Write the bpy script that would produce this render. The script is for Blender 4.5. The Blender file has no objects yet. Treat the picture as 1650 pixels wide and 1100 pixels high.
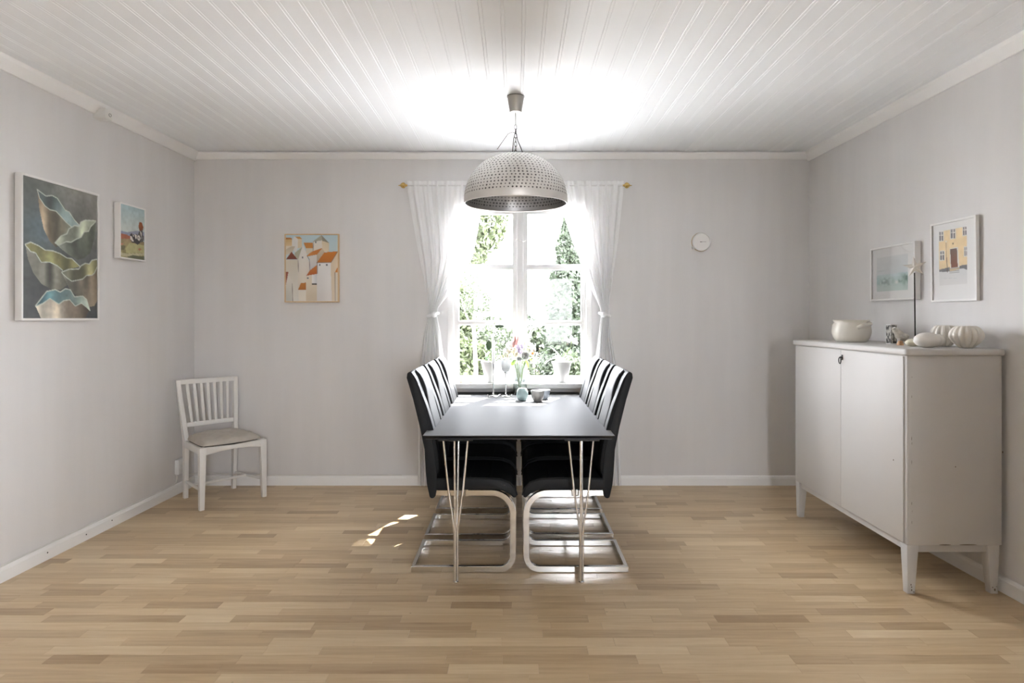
import bpy, bmesh, math, random
import numpy as np
from mathutils import Vector, Matrix

random.seed(7)
RNG = np.random.default_rng(7)
PI = math.pi
SC = bpy.context.scene
COL = SC.collection

# ------------------------------------------------------------------ camera
EYE = 1.32                       # eye height
FPX = 1010.0                     # focal length in pixels of the 1650 x 1100 frame
cam = bpy.data.cameras.new('camera')
cam.sensor_fit = 'HORIZONTAL'
cam.sensor_width = 36.0
cam.lens = 36.0 * FPX / 1650.0
cam.shift_x = -7.0 / 1650.0
cam.shift_y = -38.0 / 1650.0
cam.clip_start = 0.05
cam.clip_end = 300
camo = bpy.data.objects.new('camera', cam)
COL.objects.link(camo)
camo.location = (0, 0, EYE)
camo.rotation_euler = (PI / 2, 0, 0)
SC.camera = camo

# ------------------------------------------------------------------ world, sun, exposure
world = bpy.data.worlds.new('world')
SC.world = world
world.use_nodes = True
bg = world.node_tree.nodes['Background']
bg.inputs['Color'].default_value = (0.92, 0.945, 1.0, 1)
bg.inputs['Strength'].default_value = 25.0

sun = bpy.data.lights.new('sun', 'SUN')
sun.energy = 17.0
sun.angle = math.radians(0.6)
sun.color = (1.0, 0.97, 0.93)
suno = bpy.data.objects.new('sun', sun)
COL.objects.link(suno)
suno.rotation_euler = Vector((-0.39, -1.0, -1.44)).to_track_quat('-Z', 'Y').to_euler()
suno.location = (3, 12, 14)

# portals only guide the sampling of the sky through the window openings
def portal(name, loc, rot, sx, sy):
    l = bpy.data.lights.new(name, 'AREA')
    l.shape = 'RECTANGLE'
    l.size = sx
    l.size_y = sy
    l.cycles.is_portal = True
    o = bpy.data.objects.new(name, l)
    COL.objects.link(o)
    o.location = loc
    o.rotation_euler = rot
portal('window_portal', (0.027, 5.22, 1.49), (-PI / 2, 0, 0), 1.2, 1.5)
portal('rear_portal', (0.85, -2.7, 1.45), (PI / 2, 0, 0), 0.7, 1.5)

vs = SC.view_settings
vs.view_transform = 'Standard'
vs.look = 'None'
vs.gamma = 1.0
vs.use_curve_mapping = False
vs.exposure = 1.3
SC.cycles.max_bounces = 14
SC.cycles.diffuse_bounces = 8
SC.cycles.glossy_bounces = 6
SC.cycles.transparent_max_bounces = 16
SC.cycles.sample_clamp_indirect = 40.0
SC.cycles.caustics_reflective = False
SC.cycles.caustics_refractive = False

# ------------------------------------------------------------------ materials
def srgb(r, g, b):
    f = lambda c: (c / 12.92 if c <= 0.04045 else ((c + 0.055) / 1.055) ** 2.4)
    return (f(r / 255), f(g / 255), f(b / 255), 1)

def new_mat(name):
    m = bpy.data.materials.new(name)
    m.use_nodes = True
    nt = m.node_tree
    return m, nt, nt.nodes['Principled BSDF']

def N(nt, kind, **kw):
    n = nt.nodes.new(kind)
    for k, v in kw.items():
        if hasattr(n, k):
            setattr(n, k, v)
        else:
            n.inputs[k].default_value = v
    return n

def simple(name, col, rough=0.5, metal=0.0, var=0.0, scale=8.0, stretch=(1, 1, 1), bump=0.0,
           bump_scale=60.0, coat=0.0, spec=0.5, obj_coords=True):
    """plain paint, plastic, metal ...: colour with a gentle procedural variation and relief"""
    m, nt, b = new_mat(name)
    b.inputs['Base Color'].default_value = col
    b.inputs['Roughness'].default_value = rough
    b.inputs['Metallic'].default_value = metal
    b.inputs['Coat Weight'].default_value = coat
    b.inputs['Specular IOR Level'].default_value = spec
    tc = N(nt, 'ShaderNodeTexCoord')
    mp = N(nt, 'ShaderNodeMapping')
    mp.inputs['Scale'].default_value = stretch
    nt.links.new(tc.outputs['Object'], mp.inputs['Vector'])
    if var > 0:
        n = N(nt, 'ShaderNodeTexNoise')
        n.inputs['Scale'].default_value = scale
        n.inputs['Detail'].default_value = 4
        nt.links.new(mp.outputs[0], n.inputs['Vector'])
        mix = N(nt, 'ShaderNodeMix', data_type='RGBA')
        mix.inputs[6].default_value = tuple(c * (1 - var) for c in col[:3]) + (1,)
        mix.inputs[7].default_value = tuple(min(1, c * (1 + var)) for c in col[:3]) + (1,)
        nt.links.new(n.outputs['Fac'], mix.inputs[0])
        nt.links.new(mix.outputs[2], b.inputs['Base Color'])
    if bump > 0:
        n2 = N(nt, 'ShaderNodeTexNoise')
        n2.inputs['Scale'].default_value = bump_scale
        n2.inputs['Detail'].default_value = 3
        nt.links.new(mp.outputs[0], n2.inputs['Vector'])
        bp = N(nt, 'ShaderNodeBump')
        bp.inputs['Strength'].default_value = bump
        bp.inputs['Distance'].default_value = 0.002
        nt.links.new(n2.outputs['Fac'], bp.inputs['Height'])
        nt.links.new(bp.outputs[0], b.inputs['Normal'])
    return m

def attr_mat(name, attr='Col', rough=0.6, transl=0.0, bump=0.0):
    """colour from a colour attribute (paintings, printed pictures, foliage)"""
    m, nt, b = new_mat(name)
    a = N(nt, 'ShaderNodeAttribute', attribute_name=attr)
    nt.links.new(a.outputs['Color'], b.inputs['Base Color'])
    b.inputs['Roughness'].default_value = rough
    if bump > 0:
        n2 = N(nt, 'ShaderNodeTexNoise')
        n2.inputs['Scale'].default_value = 180
        tc = N(nt, 'ShaderNodeTexCoord')
        nt.links.new(tc.outputs['Object'], n2.inputs['Vector'])
        bp = N(nt, 'ShaderNodeBump')
        bp.inputs['Strength'].default_value = bump
        bp.inputs['Distance'].default_value = 0.001
        nt.links.new(n2.outputs['Fac'], bp.inputs['Height'])
        nt.links.new(bp.outputs[0], b.inputs['Normal'])
    if transl > 0:
        out = nt.nodes['Material Output']
        t = N(nt, 'ShaderNodeBsdfTranslucent')
        nt.links.new(a.outputs['Color'], t.inputs['Color'])
        mx = N(nt, 'ShaderNodeMixShader')
        mx.inputs[0].default_value = transl
        nt.links.new(b.outputs[0], mx.inputs[1])
        nt.links.new(t.outputs[0], mx.inputs[2])
        nt.links.new(mx.outputs[0], out.inputs['Surface'])
    return m

def leaf_mat(name, col, rough=0.5, transl=0.35):
    m, nt, b = new_mat(name)
    out = nt.nodes['Material Output']
    n = N(nt, 'ShaderNodeTexNoise')
    n.inputs['Scale'].default_value = 30
    mix = N(nt, 'ShaderNodeMix', data_type='RGBA')
    mix.inputs[6].default_value = tuple(c * 0.75 for c in col[:3]) + (1,)
    mix.inputs[7].default_value = tuple(min(1, c * 1.2) for c in col[:3]) + (1,)
    nt.links.new(n.outputs['Fac'], mix.inputs[0])
    nt.links.new(mix.outputs[2], b.inputs['Base Color'])
    b.inputs['Roughness'].default_value = rough
    t = N(nt, 'ShaderNodeBsdfTranslucent')
    nt.links.new(mix.outputs[2], t.inputs['Color'])
    mx = N(nt, 'ShaderNodeMixShader')
    mx.inputs[0].default_value = transl
    nt.links.new(b.outputs[0], mx.inputs[1])
    nt.links.new(t.outputs[0], mx.inputs[2])
    nt.links.new(mx.outputs[0], out.inputs['Surface'])
    return m

def sheer_mat(name, col, see=0.3, transl=0.55):
    m, nt, b = new_mat(name)
    out = nt.nodes['Material Output']
    d = N(nt, 'ShaderNodeBsdfDiffuse')
    d.inputs['Color'].default_value = col
    t = N(nt, 'ShaderNodeBsdfTranslucent')
    t.inputs['Color'].default_value = col
    mx = N(nt, 'ShaderNodeMixShader')
    mx.inputs[0].default_value = transl
    nt.links.new(d.outputs[0], mx.inputs[1])
    nt.links.new(t.outputs[0], mx.inputs[2])
    tr = N(nt, 'ShaderNodeBsdfTransparent')
    # the weave is a little uneven
    w = N(nt, 'ShaderNodeTexNoise')
    w.inputs['Scale'].default_value = 25
    mr = N(nt, 'ShaderNodeMapRange')
    mr.inputs['To Min'].default_value = see * 0.8
    mr.inputs['To Max'].default_value = see * 1.2
    nt.links.new(w.outputs['Fac'], mr.inputs['Value'])
    mx2 = N(nt, 'ShaderNodeMixShader')
    nt.links.new(mr.outputs[0], mx2.inputs[0])
    nt.links.new(mx.outputs[0], mx2.inputs[1])
    nt.links.new(tr.outputs[0], mx2.inputs[2])
    nt.links.new(mx2.outputs[0], out.inputs['Surface'])
    return m

def glass_mat(name, tint=(1, 1, 1, 1), refl=0.06, rough=0.02):
    m, nt, b = new_mat(name)
    out = nt.nodes['Material Output']
    tr = N(nt, 'ShaderNodeBsdfTransparent')
    tr.inputs['Color'].default_value = tint
    g = N(nt, 'ShaderNodeBsdfGlossy')
    g.inputs['Roughness'].default_value = rough
    lw = N(nt, 'ShaderNodeLayerWeight')
    lw.inputs['Blend'].default_value = 0.15
    ml = N(nt, 'ShaderNodeMath', operation='MULTIPLY_ADD')
    ml.inputs[1].default_value = 0.5
    ml.inputs[2].default_value = refl
    nt.links.new(lw.outputs['Fresnel'], ml.inputs[0])
    mx = N(nt, 'ShaderNodeMixShader')
    nt.links.new(ml.outputs[0], mx.inputs[0])
    nt.links.new(tr.outputs[0], mx.inputs[1])
    nt.links.new(g.outputs[0], mx.inputs[2])
    nt.links.new(mx.outputs[0], out.inputs['Surface'])
    return m

def wall_mat():
    """grey lime-wash paint put on with a wide brush: faint upright streaks and cloudy patches"""
    m, nt, b = new_mat('grey_brushed_wall_paint')
    geo = N(nt, 'ShaderNodeNewGeometry')
    mp = N(nt, 'ShaderNodeMapping')
    mp.inputs['Scale'].default_value = (5.5, 5.5, 0.5)
    nt.links.new(geo.outputs['Position'], mp.inputs['Vector'])
    n1 = N(nt, 'ShaderNodeTexNoise')
    n1.inputs['Scale'].default_value = 1.6
    n1.inputs['Detail'].default_value = 5
    nt.links.new(mp.outputs[0], n1.inputs['Vector'])
    n2 = N(nt, 'ShaderNodeTexNoise')
    n2.inputs['Scale'].default_value = 1.1
    n2.inputs['Detail'].default_value = 3
    nt.links.new(geo.outputs['Position'], n2.inputs['Vector'])
    add = N(nt, 'ShaderNodeMath', operation='ADD')
    nt.links.new(n1.outputs['Fac'], add.inputs[0])
    nt.links.new(n2.outputs['Fac'], add.inputs[1])
    mr = N(nt, 'ShaderNodeMapRange')
    mr.inputs['From Min'].default_value = 0.7
    mr.inputs['From Max'].default_value = 1.3
    nt.links.new(add.outputs[0], mr.inputs['Value'])
    mix = N(nt, 'ShaderNodeMix', data_type='RGBA')
    mix.inputs[6].default_value = WALL_A
    mix.inputs[7].default_value = WALL_B
    nt.links.new(mr.outputs[0], mix.inputs[0])
    nt.links.new(mix.outputs[2], b.inputs['Base Color'])
    b.inputs['Roughness'].default_value = 0.8
    b.inputs['Specular IOR Level'].default_value = 0.3
    return m

def floor_mat():
    m, nt, b = new_mat('beech_strip_laminate')
    a = N(nt, 'ShaderNodeAttribute', attribute_name='tone')
    geo = N(nt, 'ShaderNodeNewGeometry')
    off = N(nt, 'ShaderNodeVectorMath', operation='MULTIPLY_ADD')
    comb = N(nt, 'ShaderNodeCombineXYZ')
    nt.links.new(a.outputs['Fac'], comb.inputs[0])
    nt.links.new(a.outputs['Fac'], comb.inputs[2])
    off.inputs[1].default_value = (37, 0, 53)
    nt.links.new(comb.outputs[0], off.inputs[0])
    nt.links.new(geo.outputs['Position'], off.inputs[2])
    mp = N(nt, 'ShaderNodeMapping')
    mp.inputs['Scale'].default_value = (2.2, 34, 1)
    nt.links.new(off.outputs[0], mp.inputs['Vector'])
    g = N(nt, 'ShaderNodeTexNoise')
    g.inputs['Scale'].default_value = 1.4
    g.inputs['Detail'].default_value = 6
    g.inputs['Distortion'].default_value = 0.6
    nt.links.new(mp.outputs[0], g.inputs['Vector'])
    ramp = N(nt, 'ShaderNodeValToRGB')
    e = ramp.color_ramp.elements
    e[0].position = 0.0
    e[0].color = FLOOR[0]
    e[1].position = 1.0
    e[1].color = FLOOR[2]
    mid = ramp.color_ramp.elements.new(0.5)
    mid.color = FLOOR[1]
    s = N(nt, 'ShaderNodeMath', operation='MULTIPLY_ADD')
    s.inputs[1].default_value = 0.9
    nt.links.new(g.outputs['Fac'], s.inputs[0])
    sub = N(nt, 'ShaderNodeMath', operation='SUBTRACT')
    sub.inputs[1].default_value = 0.45
    nt.links.new(a.outputs['Fac'], sub.inputs[0])
    nt.links.new(sub.outputs[0], s.inputs[2])
    nt.links.new(s.outputs[0], ramp.inputs['Fac'])
    # small dark knots
    v = N(nt, 'ShaderNodeTexVoronoi')
    v.inputs['Scale'].default_value = 3.3
    nt.links.new(geo.outputs['Position'], v.inputs['Vector'])
    k = N(nt, 'ShaderNodeMapRange')
    k.inputs['From Min'].default_value = 0.006
    k.inputs['From Max'].default_value = 0.02
    k.inputs['To Min'].default_value = 0.5
    k.inputs['To Max'].default_value = 1.0
    nt.links.new(v.outputs['Distance'], k.inputs['Value'])
    mul = N(nt, 'ShaderNodeMix', data_type='RGBA', blend_type='MULTIPLY')
    mul.inputs[0].default_value = 1.0
    nt.links.new(ramp.outputs[0], mul.inputs[6])
    nt.links.new(k.outputs[0], mul.inputs[7])
    nt.links.new(mul.outputs[2], b.inputs['Base Color'])
    b.inputs['Roughness'].default_value = 0.33
    b.inputs['Specular IOR Level'].default_value = 0.45
    return m

WALL_A = (0.655, 0.645, 0.64, 1)
WALL_B = (0.705, 0.695, 0.69, 1)
FLOOR = [(0.37, 0.255, 0.142, 1), (0.54, 0.40, 0.24, 1), (0.67, 0.535, 0.35, 1)]

M = {}
M['wall'] = wall_mat()
M['floor'] = floor_mat()
M['ceiling'] = simple('white_ceiling_paint', (0.85, 0.875, 0.90, 1), 0.55, var=0.02, scale=3)
M['trim'] = simple('white_trim_paint', (0.83, 0.83, 0.825, 1), 0.4, var=0.03, scale=5)
M['dark'] = simple('dark_gap', (0.03, 0.03, 0.03, 1), 0.8)
M['window'] = simple('white_window_paint', (0.72, 0.715, 0.71, 1), 0.5, var=0.02, scale=6, spec=0.3)
M['glass'] = glass_mat('window_glass', refl=0.003)
M['picture_glass'] = glass_mat('picture_glass', refl=0.01)
M['sheer'] = sheer_mat('white_sheer_cotton', (0.87, 0.87, 0.87, 1), see=0.07, transl=0.22)
M['brass'] = simple('polished_brass', (0.78, 0.55, 0.2, 1), 0.25, 1.0)
M['leather'] = simple('black_leatherette', (0.012, 0.013, 0.014, 1), 0.55, spec=0.2, bump=0.25, bump_scale=220, var=0.15, scale=20)
M['leather_back'] = simple('brown_black_leatherette', (0.028, 0.024, 0.021, 1), 0.42, bump=0.25, bump_scale=220)
M['chrome'] = simple('polished_chrome', (0.78, 0.77, 0.75, 1), 0.10, 1.0)
def satin_mat(name, col, gloss, rough):
    """flat laminate: diffuse base under a weak, blurred sheen"""
    m, nt, b = new_mat(name)
    out = nt.nodes['Material Output']
    n = N(nt, 'ShaderNodeTexNoise')
    n.inputs['Scale'].default_value = 3
    mix = N(nt, 'ShaderNodeMix', data_type='RGBA')
    mix.inputs[6].default_value = tuple(c * 0.92 for c in col[:3]) + (1,)
    mix.inputs[7].default_value = tuple(c * 1.08 for c in col[:3]) + (1,)
    nt.links.new(n.outputs['Fac'], mix.inputs[0])
    d = N(nt, 'ShaderNodeBsdfDiffuse')
    nt.links.new(mix.outputs[2], d.inputs['Color'])
    g = N(nt, 'ShaderNodeBsdfGlossy')
    g.inputs['Roughness'].default_value = rough
    mx = N(nt, 'ShaderNodeMixShader')
    mx.inputs[0].default_value = gloss
    nt.links.new(d.outputs[0], mx.inputs[1])
    nt.links.new(g.outputs[0], mx.inputs[2])
    nt.links.new(mx.outputs[0], out.inputs['Surface'])
    return m
M['table'] = satin_mat('dark_grey_satin_laminate', (0.155, 0.157, 0.16, 1), 0.024, 0.36)
M['table_edge'] = simple('black_edge', (0.010, 0.010, 0.011, 1), 0.4)
M['silver'] = simple('pale_silver_metal', (0.74, 0.72, 0.69, 1), 0.42, 0.75, var=0.06, scale=14)
M['silver_in'] = simple('grey_tin', (0.42, 0.42, 0.42, 1), 0.35, 0.85, var=0.1, scale=20)
M['punch'] = simple('shaded_dimple', (0.16, 0.155, 0.15, 1), 0.5, 0.6, var=0.5, scale=9)  # dark tone of the discs stands in for shade in the hollows
M['punch_in'] = simple('shaded_dimple_inside', (0.12, 0.12, 0.125, 1), 0.4, 0.7, var=0.5, scale=9)  # inside discs, hollow shade put into the colour as well
M['canopy'] = simple('satin_grey_metal', (0.47, 0.465, 0.44, 1), 0.35, 0.6)
M['wire'] = simple('dark_wire', (0.08, 0.075, 0.07, 1), 0.4, 0.6)
M['cupboard'] = simple('worn_white_enamel', (0.52, 0.505, 0.485, 1), 0.55, var=0.03, scale=3, spec=0.3)
M['chip'] = simple('bare_wood_chip', (0.13, 0.095, 0.06, 1), 0.8, var=0.4, scale=40)
M['iron'] = simple('dark_iron', (0.03, 0.028, 0.025, 1), 0.4, 0.8)
M['chair_white'] = simple('white_chair_paint', (0.76, 0.75, 0.725, 1), 0.4, var=0.03, scale=8)
M['cushion'] = simple('greige_linen', (0.45, 0.415, 0.365, 1), 0.95, var=0.10, scale=25, bump=0.6, bump_scale=400)
M['seat_pattern'] = simple('dark_woven_seat', (0.10, 0.09, 0.08, 1), 0.9, var=0.7, scale=60)
M['plastic'] = simple('white_plastic', (0.74, 0.735, 0.72, 1), 0.35)
M['cable'] = simple('white_cable', (0.66, 0.65, 0.62, 1), 0.4)
M['oak'] = simple('pale_oak', (0.62, 0.44, 0.25, 1), 0.5, var=0.15, scale=6, stretch=(20, 20, 1))
M['frame_white'] = simple('white_frame_lacquer', (0.78, 0.77, 0.755, 1), 0.35)
M['mount'] = simple('white_mount_board', (0.80, 0.795, 0.785, 1), 0.8)
M['paint'] = attr_mat('oil_paint', rough=0.55, bump=0.3)
M['print'] = attr_mat('printed_paper', rough=0.7)
M['stoneware'] = simple('cream_glazed_stoneware', (0.70, 0.665, 0.59, 1), 0.3, var=0.05, scale=6)
M['ceramic'] = simple('matt_white_ceramic', (0.70, 0.67, 0.615, 1), 0.55, var=0.05, scale=9)
M['wax'] = leaf_mat('white_wax', (0.80, 0.80, 0.78, 1), 0.5, 0.3)
M['soap'] = simple('cream_stone', (0.66, 0.62, 0.50, 1), 0.5, var=0.1, scale=12)
M['feather'] = simple('speckled_plaster', (0.58, 0.55, 0.50, 1), 0.85, var=0.5, scale=55, bump=0.6, bump_scale=90)
M['wood_peg'] = simple('turned_beech', (0.55, 0.32, 0.17, 1), 0.5, var=0.1, scale=10)
M['pot'] = simple('white_glazed_pot', (0.60, 0.595, 0.59, 1), 0.5, spec=0.25)
M['soil'] = simple('potting_bark', (0.10, 0.075, 0.05, 1), 0.95, var=0.6, scale=60)
M['clear'] = glass_mat('clear_vase_glass', (0.93, 0.95, 0.95, 1), refl=0.10)
M['teal_glass'] = glass_mat('pale_teal_glass', (0.70, 0.83, 0.83, 1), refl=0.16, rough=0.1)
M['teal_body'] = simple('pale_teal_crackle', (0.40, 0.53, 0.53, 1), 0.2, var=0.2, scale=25, coat=0.4)
M['frost'] = leaf_mat('frosted_white_glass', (0.80, 0.81, 0.81, 1), 0.3, 0.35)
M['peach'] = simple('peach_glass', (0.85, 0.66, 0.55, 1), 0.3, coat=0.3)
M['pewter'] = simple('glazed_grey_stoneware', (0.42, 0.405, 0.39, 1), 0.25, 0.25, var=0.12, scale=14)
M['bluegrey'] = simple('glazed_blue_grey', (0.36, 0.40, 0.45, 1), 0.25, 0.1, var=0.15, scale=14)
M['leaf_dark'] = leaf_mat('dark_orchid_leaf', (0.055, 0.10, 0.045, 1), 0.35, 0.2)
M['leaf_mid'] = leaf_mat('green_leaf', (0.16, 0.27, 0.06, 1), 0.5, 0.35)
M['leaf_lime'] = leaf_mat('lime_leaf', (0.32, 0.45, 0.10, 1), 0.5, 0.4)
M['leaf_pale'] = leaf_mat('pale_variegated_leaf', (0.62, 0.68, 0.48, 1), 0.5, 0.35)
M['stem'] = leaf_mat('green_stem', (0.22, 0.30, 0.12, 1), 0.5, 0.1)
M['petal_white'] = leaf_mat('white_petal', (0.66, 0.66, 0.64, 1), 0.6, 0.15)
M['petal_lilac'] = leaf_mat('lilac_petal', (0.72, 0.65, 0.78, 1), 0.6, 0.2)
M['petal_pink'] = leaf_mat('pink_petal', (0.82, 0.60, 0.56, 1), 0.6, 0.2)
M['petal_cream'] = leaf_mat('cream_petal', (0.76, 0.69, 0.54, 1), 0.6, 0.2)
M['petal_orange'] = leaf_mat('orange_petal', (0.75, 0.30, 0.12, 1), 0.6, 0.3)
M['foliage'] = attr_mat('garden_foliage', rough=0.7, transl=0.2)
M['bark'] = simple('tree_bark', (0.20, 0.16, 0.12, 1), 0.9, var=0.4, scale=12, stretch=(4, 4, 1))
M['lawn'] = simple('garden_grass_and_gravel', (0.42, 0.41, 0.40, 1), 0.95, var=0.2, scale=0.8)
M['house'] = simple('pale_house_boards', (0.50, 0.52, 0.55, 1), 0.8, var=0.05, scale=2)
M['roof'] = simple('grey_roof', (0.33, 0.34, 0.36, 1), 0.8, var=0.1, scale=3)
M['roof_red'] = simple('red_tile_roof', (0.42, 0.20, 0.15, 1), 0.8, var=0.1, scale=3)
M['brick'] = simple('chimney_brick', (0.32, 0.18, 0.13, 1), 0.9, var=0.3, scale=14)

# ------------------------------------------------------------------ mesh helpers
def gbox(x0, x1, y0, y1, z0, z1):
    v = [(x0, y0, z0), (x1, y0, z0), (x1, y1, z0), (x0, y1, z0), (x0, y0, z1), (x1, y0, z1), (x1, y1, z1), (x0, y1, z1)]
    f = [(0, 3, 2, 1), (4, 5, 6, 7), (0, 1, 5, 4), (1, 2, 6, 5), (2, 3, 7, 6), (3, 0, 4, 7)]
    return v, f

def gprism(poly, axis, a, b):
    n = len(poly)
    put = {'x': lambda p, t: (t, p[0], p[1]), 'y': lambda p, t: (p[0], t, p[1]), 'z': lambda p, t: (p[0], p[1], t)}[axis]
    v = [put(p, a) for p in poly] + [put(p, b) for p in poly]
    f = [tuple(range(n)), tuple(range(2 * n - 1, n - 1, -1))]
    f += [(i, i + n, (i + 1) % n + n, (i + 1) % n) for i in range(n)]
    return v, f

def glathe(prof, n=32, c=(0, 0, 0), closed=False):
    """spin a (radius, z) outline about z"""
    v, f = [], []
    k = len(prof)
    for i in range(n):
        a = 2 * PI * i / n
        for r, z in prof:
            v.append((c[0] + r * math.cos(a), c[1] + r * math.sin(a), c[2] + z))
    for i in range(n):
        j = (i + 1) % n
        for q in range(k if closed else k - 1):
            q2 = (q + 1) % k
            f.append((i * k + q, j * k + q, j * k + q2, i * k + q2))
    return v, f

def gtube(pts, r, n=8, caps=True):
    pts = [Vector(p) for p in pts]
    m = len(pts)
    rs = r if isinstance(r, (list, tuple)) else [r] * m
    v, f = [], []
    t = (pts[1] - pts[0]).normalized()
    up = Vector((0, 0, 1)) if abs(t.z) < 0.9 else Vector((1, 0, 0))
    x = t.cross(up).normalized()
    for i, p in enumerate(pts):
        if i == 0:
            t = (pts[1] - pts[0])
        elif i == m - 1:
            t = (pts[-1] - pts[-2])
        else:
            t = (pts[i + 1] - pts[i - 1])
        t.normalize()
        x = (x - t * x.dot(t)).normalized()
        y = t.cross(x)
        for k in range(n):
            a = 2 * PI * k / n
            v.append(tuple(p + (x * math.cos(a) + y * math.sin(a)) * rs[i]))
    for i in range(m - 1):
        for k in range(n):
            k2 = (k + 1) % n
            f.append((i * n + k, i * n + k2, (i + 1) * n + k2, (i + 1) * n + k))
    if caps:
        f.append(tuple(range(n - 1, -1, -1)))
        f.append(tuple((m - 1) * n + k for k in range(n)))
    return v, f

def gsweep(path, half_n, half_y, yc):
    """rectangular tube swept along a path in the x-z plane, centred on y = yc"""
    m = len(path)
    v, f = [], []
    for i, (x, z) in enumerate(path):
        a = path[max(i - 1, 0)]
        b = path[min(i + 1, m - 1)]
        t = Vector((b[0] - a[0], b[1] - a[1])).normalized()
        nx, nz = -t.y, t.x
        for s, q in ((1, -1), (1, 1), (-1, 1), (-1, -1)):
            v.append((x + nx * half_n * s, yc + half_y * q, z + nz * half_n * s))
    for i in range(m - 1):
        for k in range(4):
            k2 = (k + 1) % 4
            f.append((i * 4 + k, i * 4 + k2, (i + 1) * 4 + k2, (i + 1) * 4 + k))
    f.append((3, 2, 1, 0))
    f.append(tuple((m - 1) * 4 + k for k in range(4)))
    return v, f

def gellipsoid(c, r, nu=20, nv=12):
    prof = [(math.sin(PI * i / nv), -math.cos(PI * i / nv)) for i in range(nv + 1)]
    v, f = glathe(prof, nu)
    return [(c[0] + x * r[0], c[1] + y * r[1], c[2] + z * r[2]) for x, y, z in v], f

def gmerge(*gs):
    v, f = [], []
    for a, b in gs:
        o = len(v)
        v += list(a)
        f += [tuple(i + o for i in q) for q in b]
    return v, f

def gxf(g, mat):
    return [tuple(mat @ Vector(p)) for p in g[0]], g[1]

def gshift(g, d):
    return [(p[0] + d[0], p[1] + d[1], p[2] + d[2]) for p in g[0]], g[1]

def build_mesh(name, g, mat, bevel=0.0, seg=2, angle=38, closed=True, smooth=True):
    me = bpy.data.meshes.new(name)
    bm = bmesh.new()
    vs_ = [bm.verts.new(p) for p in g[0]]
    for q in g[1]:
        try:
            bm.faces.new([vs_[i] for i in q])
        except ValueError:
            pass
    bmesh.ops.remove_doubles(bm, verts=bm.verts, dist=1e-5)
    bmesh.ops.dissolve_degenerate(bm, dist=1e-6, edges=bm.edges)
    if closed:
        bmesh.ops.recalc_face_normals(bm, faces=bm.faces)
    if bevel > 0:
        ed = [e for e in bm.edges if len(e.link_faces) == 2 and e.calc_face_angle(0) > math.radians(30)]
        bmesh.ops.bevel(bm, geom=ed, offset=bevel, segments=seg, profile=0.5, affect='EDGES', clamp_overlap=True)
    if smooth:
        for p in bm.faces:
            p.smooth = True
    bm.to_mesh(me)
    bm.free()
    if smooth:
        me.set_sharp_from_angle(angle=math.radians(angle))
    me.materials.append(M[mat] if isinstance(mat, str) else mat)
    return me

def obj(name, g, mat, parent=None, loc=(0, 0, 0), rot=None, **kw):
    o = bpy.data.objects.new(name, build_mesh(name, g, mat, **kw))
    COL.objects.link(o)
    o.location = loc
    if rot:
        o.rotation_euler = rot
    if parent:
        o.parent = parent
    return o

def tag(o, label, cat, group=None):
    o['label'] = label
    o['category'] = cat
    if group:
        o['group'] = group
    return o

def thing(name, label, cat, loc=(0, 0, 0), rotz=0.0, group=None):
    o = bpy.data.objects.new(name, None)
    o.empty_display_size = 0.05
    COL.objects.link(o)
    o.location = loc
    o.rotation_euler = (0, 0, rotz)
    return tag(o, label, cat, group)

def struct(name, g, mat, parent=None, **kw):
    o = obj(name, g, mat, parent, **kw)
    if not parent:
        o['kind'] = 'structure'
    return o

def copy_tree(o, parent=None):
    c = o.copy()
    COL.objects.link(c)
    c.parent = parent
    for ch in list(o.children):
        copy_tree(ch, c)
    return c

def arc(cx, cz, r, a0, a1, n):
    return [(cx + r * math.cos(math.radians(a0 + (a1 - a0) * i / n)), cz + r * math.sin(math.radians(a0 + (a1 - a0) * i / n))) for i in range(n + 1)]

def interp(tab, t):
    xs = [p[0] for p in tab]
    ys = [p[1] for p in tab]
    if xs[0] > xs[-1]:
        xs, ys = xs[::-1], ys[::-1]
    return float(np.interp(t, xs, ys))

# ================================================================== ROOM
YB = 4.95            # back wall face
YR = -2.45           # rear wall face (behind the viewer)
ZC = 2.625           # ceiling face
def XL(y): return -2.544 - 0.0187 * (YB - y)
def XR(y): return 2.314 + 0.0184 * (YB - y)
RL = PI / 2 - 0.0187     # rotation of things hung on the left wall
RR = -PI / 2 + 0.0184    # ... on the right wall

# window opening in the back wall
WX0, WX1, WZ0, WZ1 = -0.500, 0.553, 0.80, 2.19

floor = struct('floor', gbox(-2.9, 2.7, YR - 0.2, YB + 0.22, -0.12, -0.008), 'floor')
wl = gprism([(XL(YB), YB), (XL(YR), YR), (XL(YR) - 0.2, YR), (XL(YB) - 0.2, YB)], 'z', -0.05, 2.75)
struct('wall_left', wl, 'wall')
wr = gprism([(XR(YB), YB), (XR(YR), YR), (XR(YR) + 0.2, YR), (XR(YB) + 0.2, YB)], 'z', -0.05, 2.75)
struct('wall_right', wr, 'wall')
def holed_wall(x0, x1, y0, y1, z0, z1, hx0, hx1, hz0, hz1):
    return gmerge(gbox(x0, hx0, y0, y1, z0, z1), gbox(hx1, x1, y0, y1, z0, z1),
                  gbox(hx0, hx1, y0, y1, z0, hz0), gbox(hx0, hx1, y0, y1, hz1, z1))
struct('wall_back', holed_wall(XL(YB) - 0.2, XR(YB) + 0.2, YB, YB + 0.2, -0.05, 2.75, WX0, WX1, WZ0, WZ1), 'wall', smooth=False)
struct('wall_rear', holed_wall(XL(YR) - 0.2, XR(YR) + 0.2, YR - 0.2, YR, -0.05, 2.75, 0.55, 1.15, 0.75, 2.15), 'wall', smooth=False)
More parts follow.
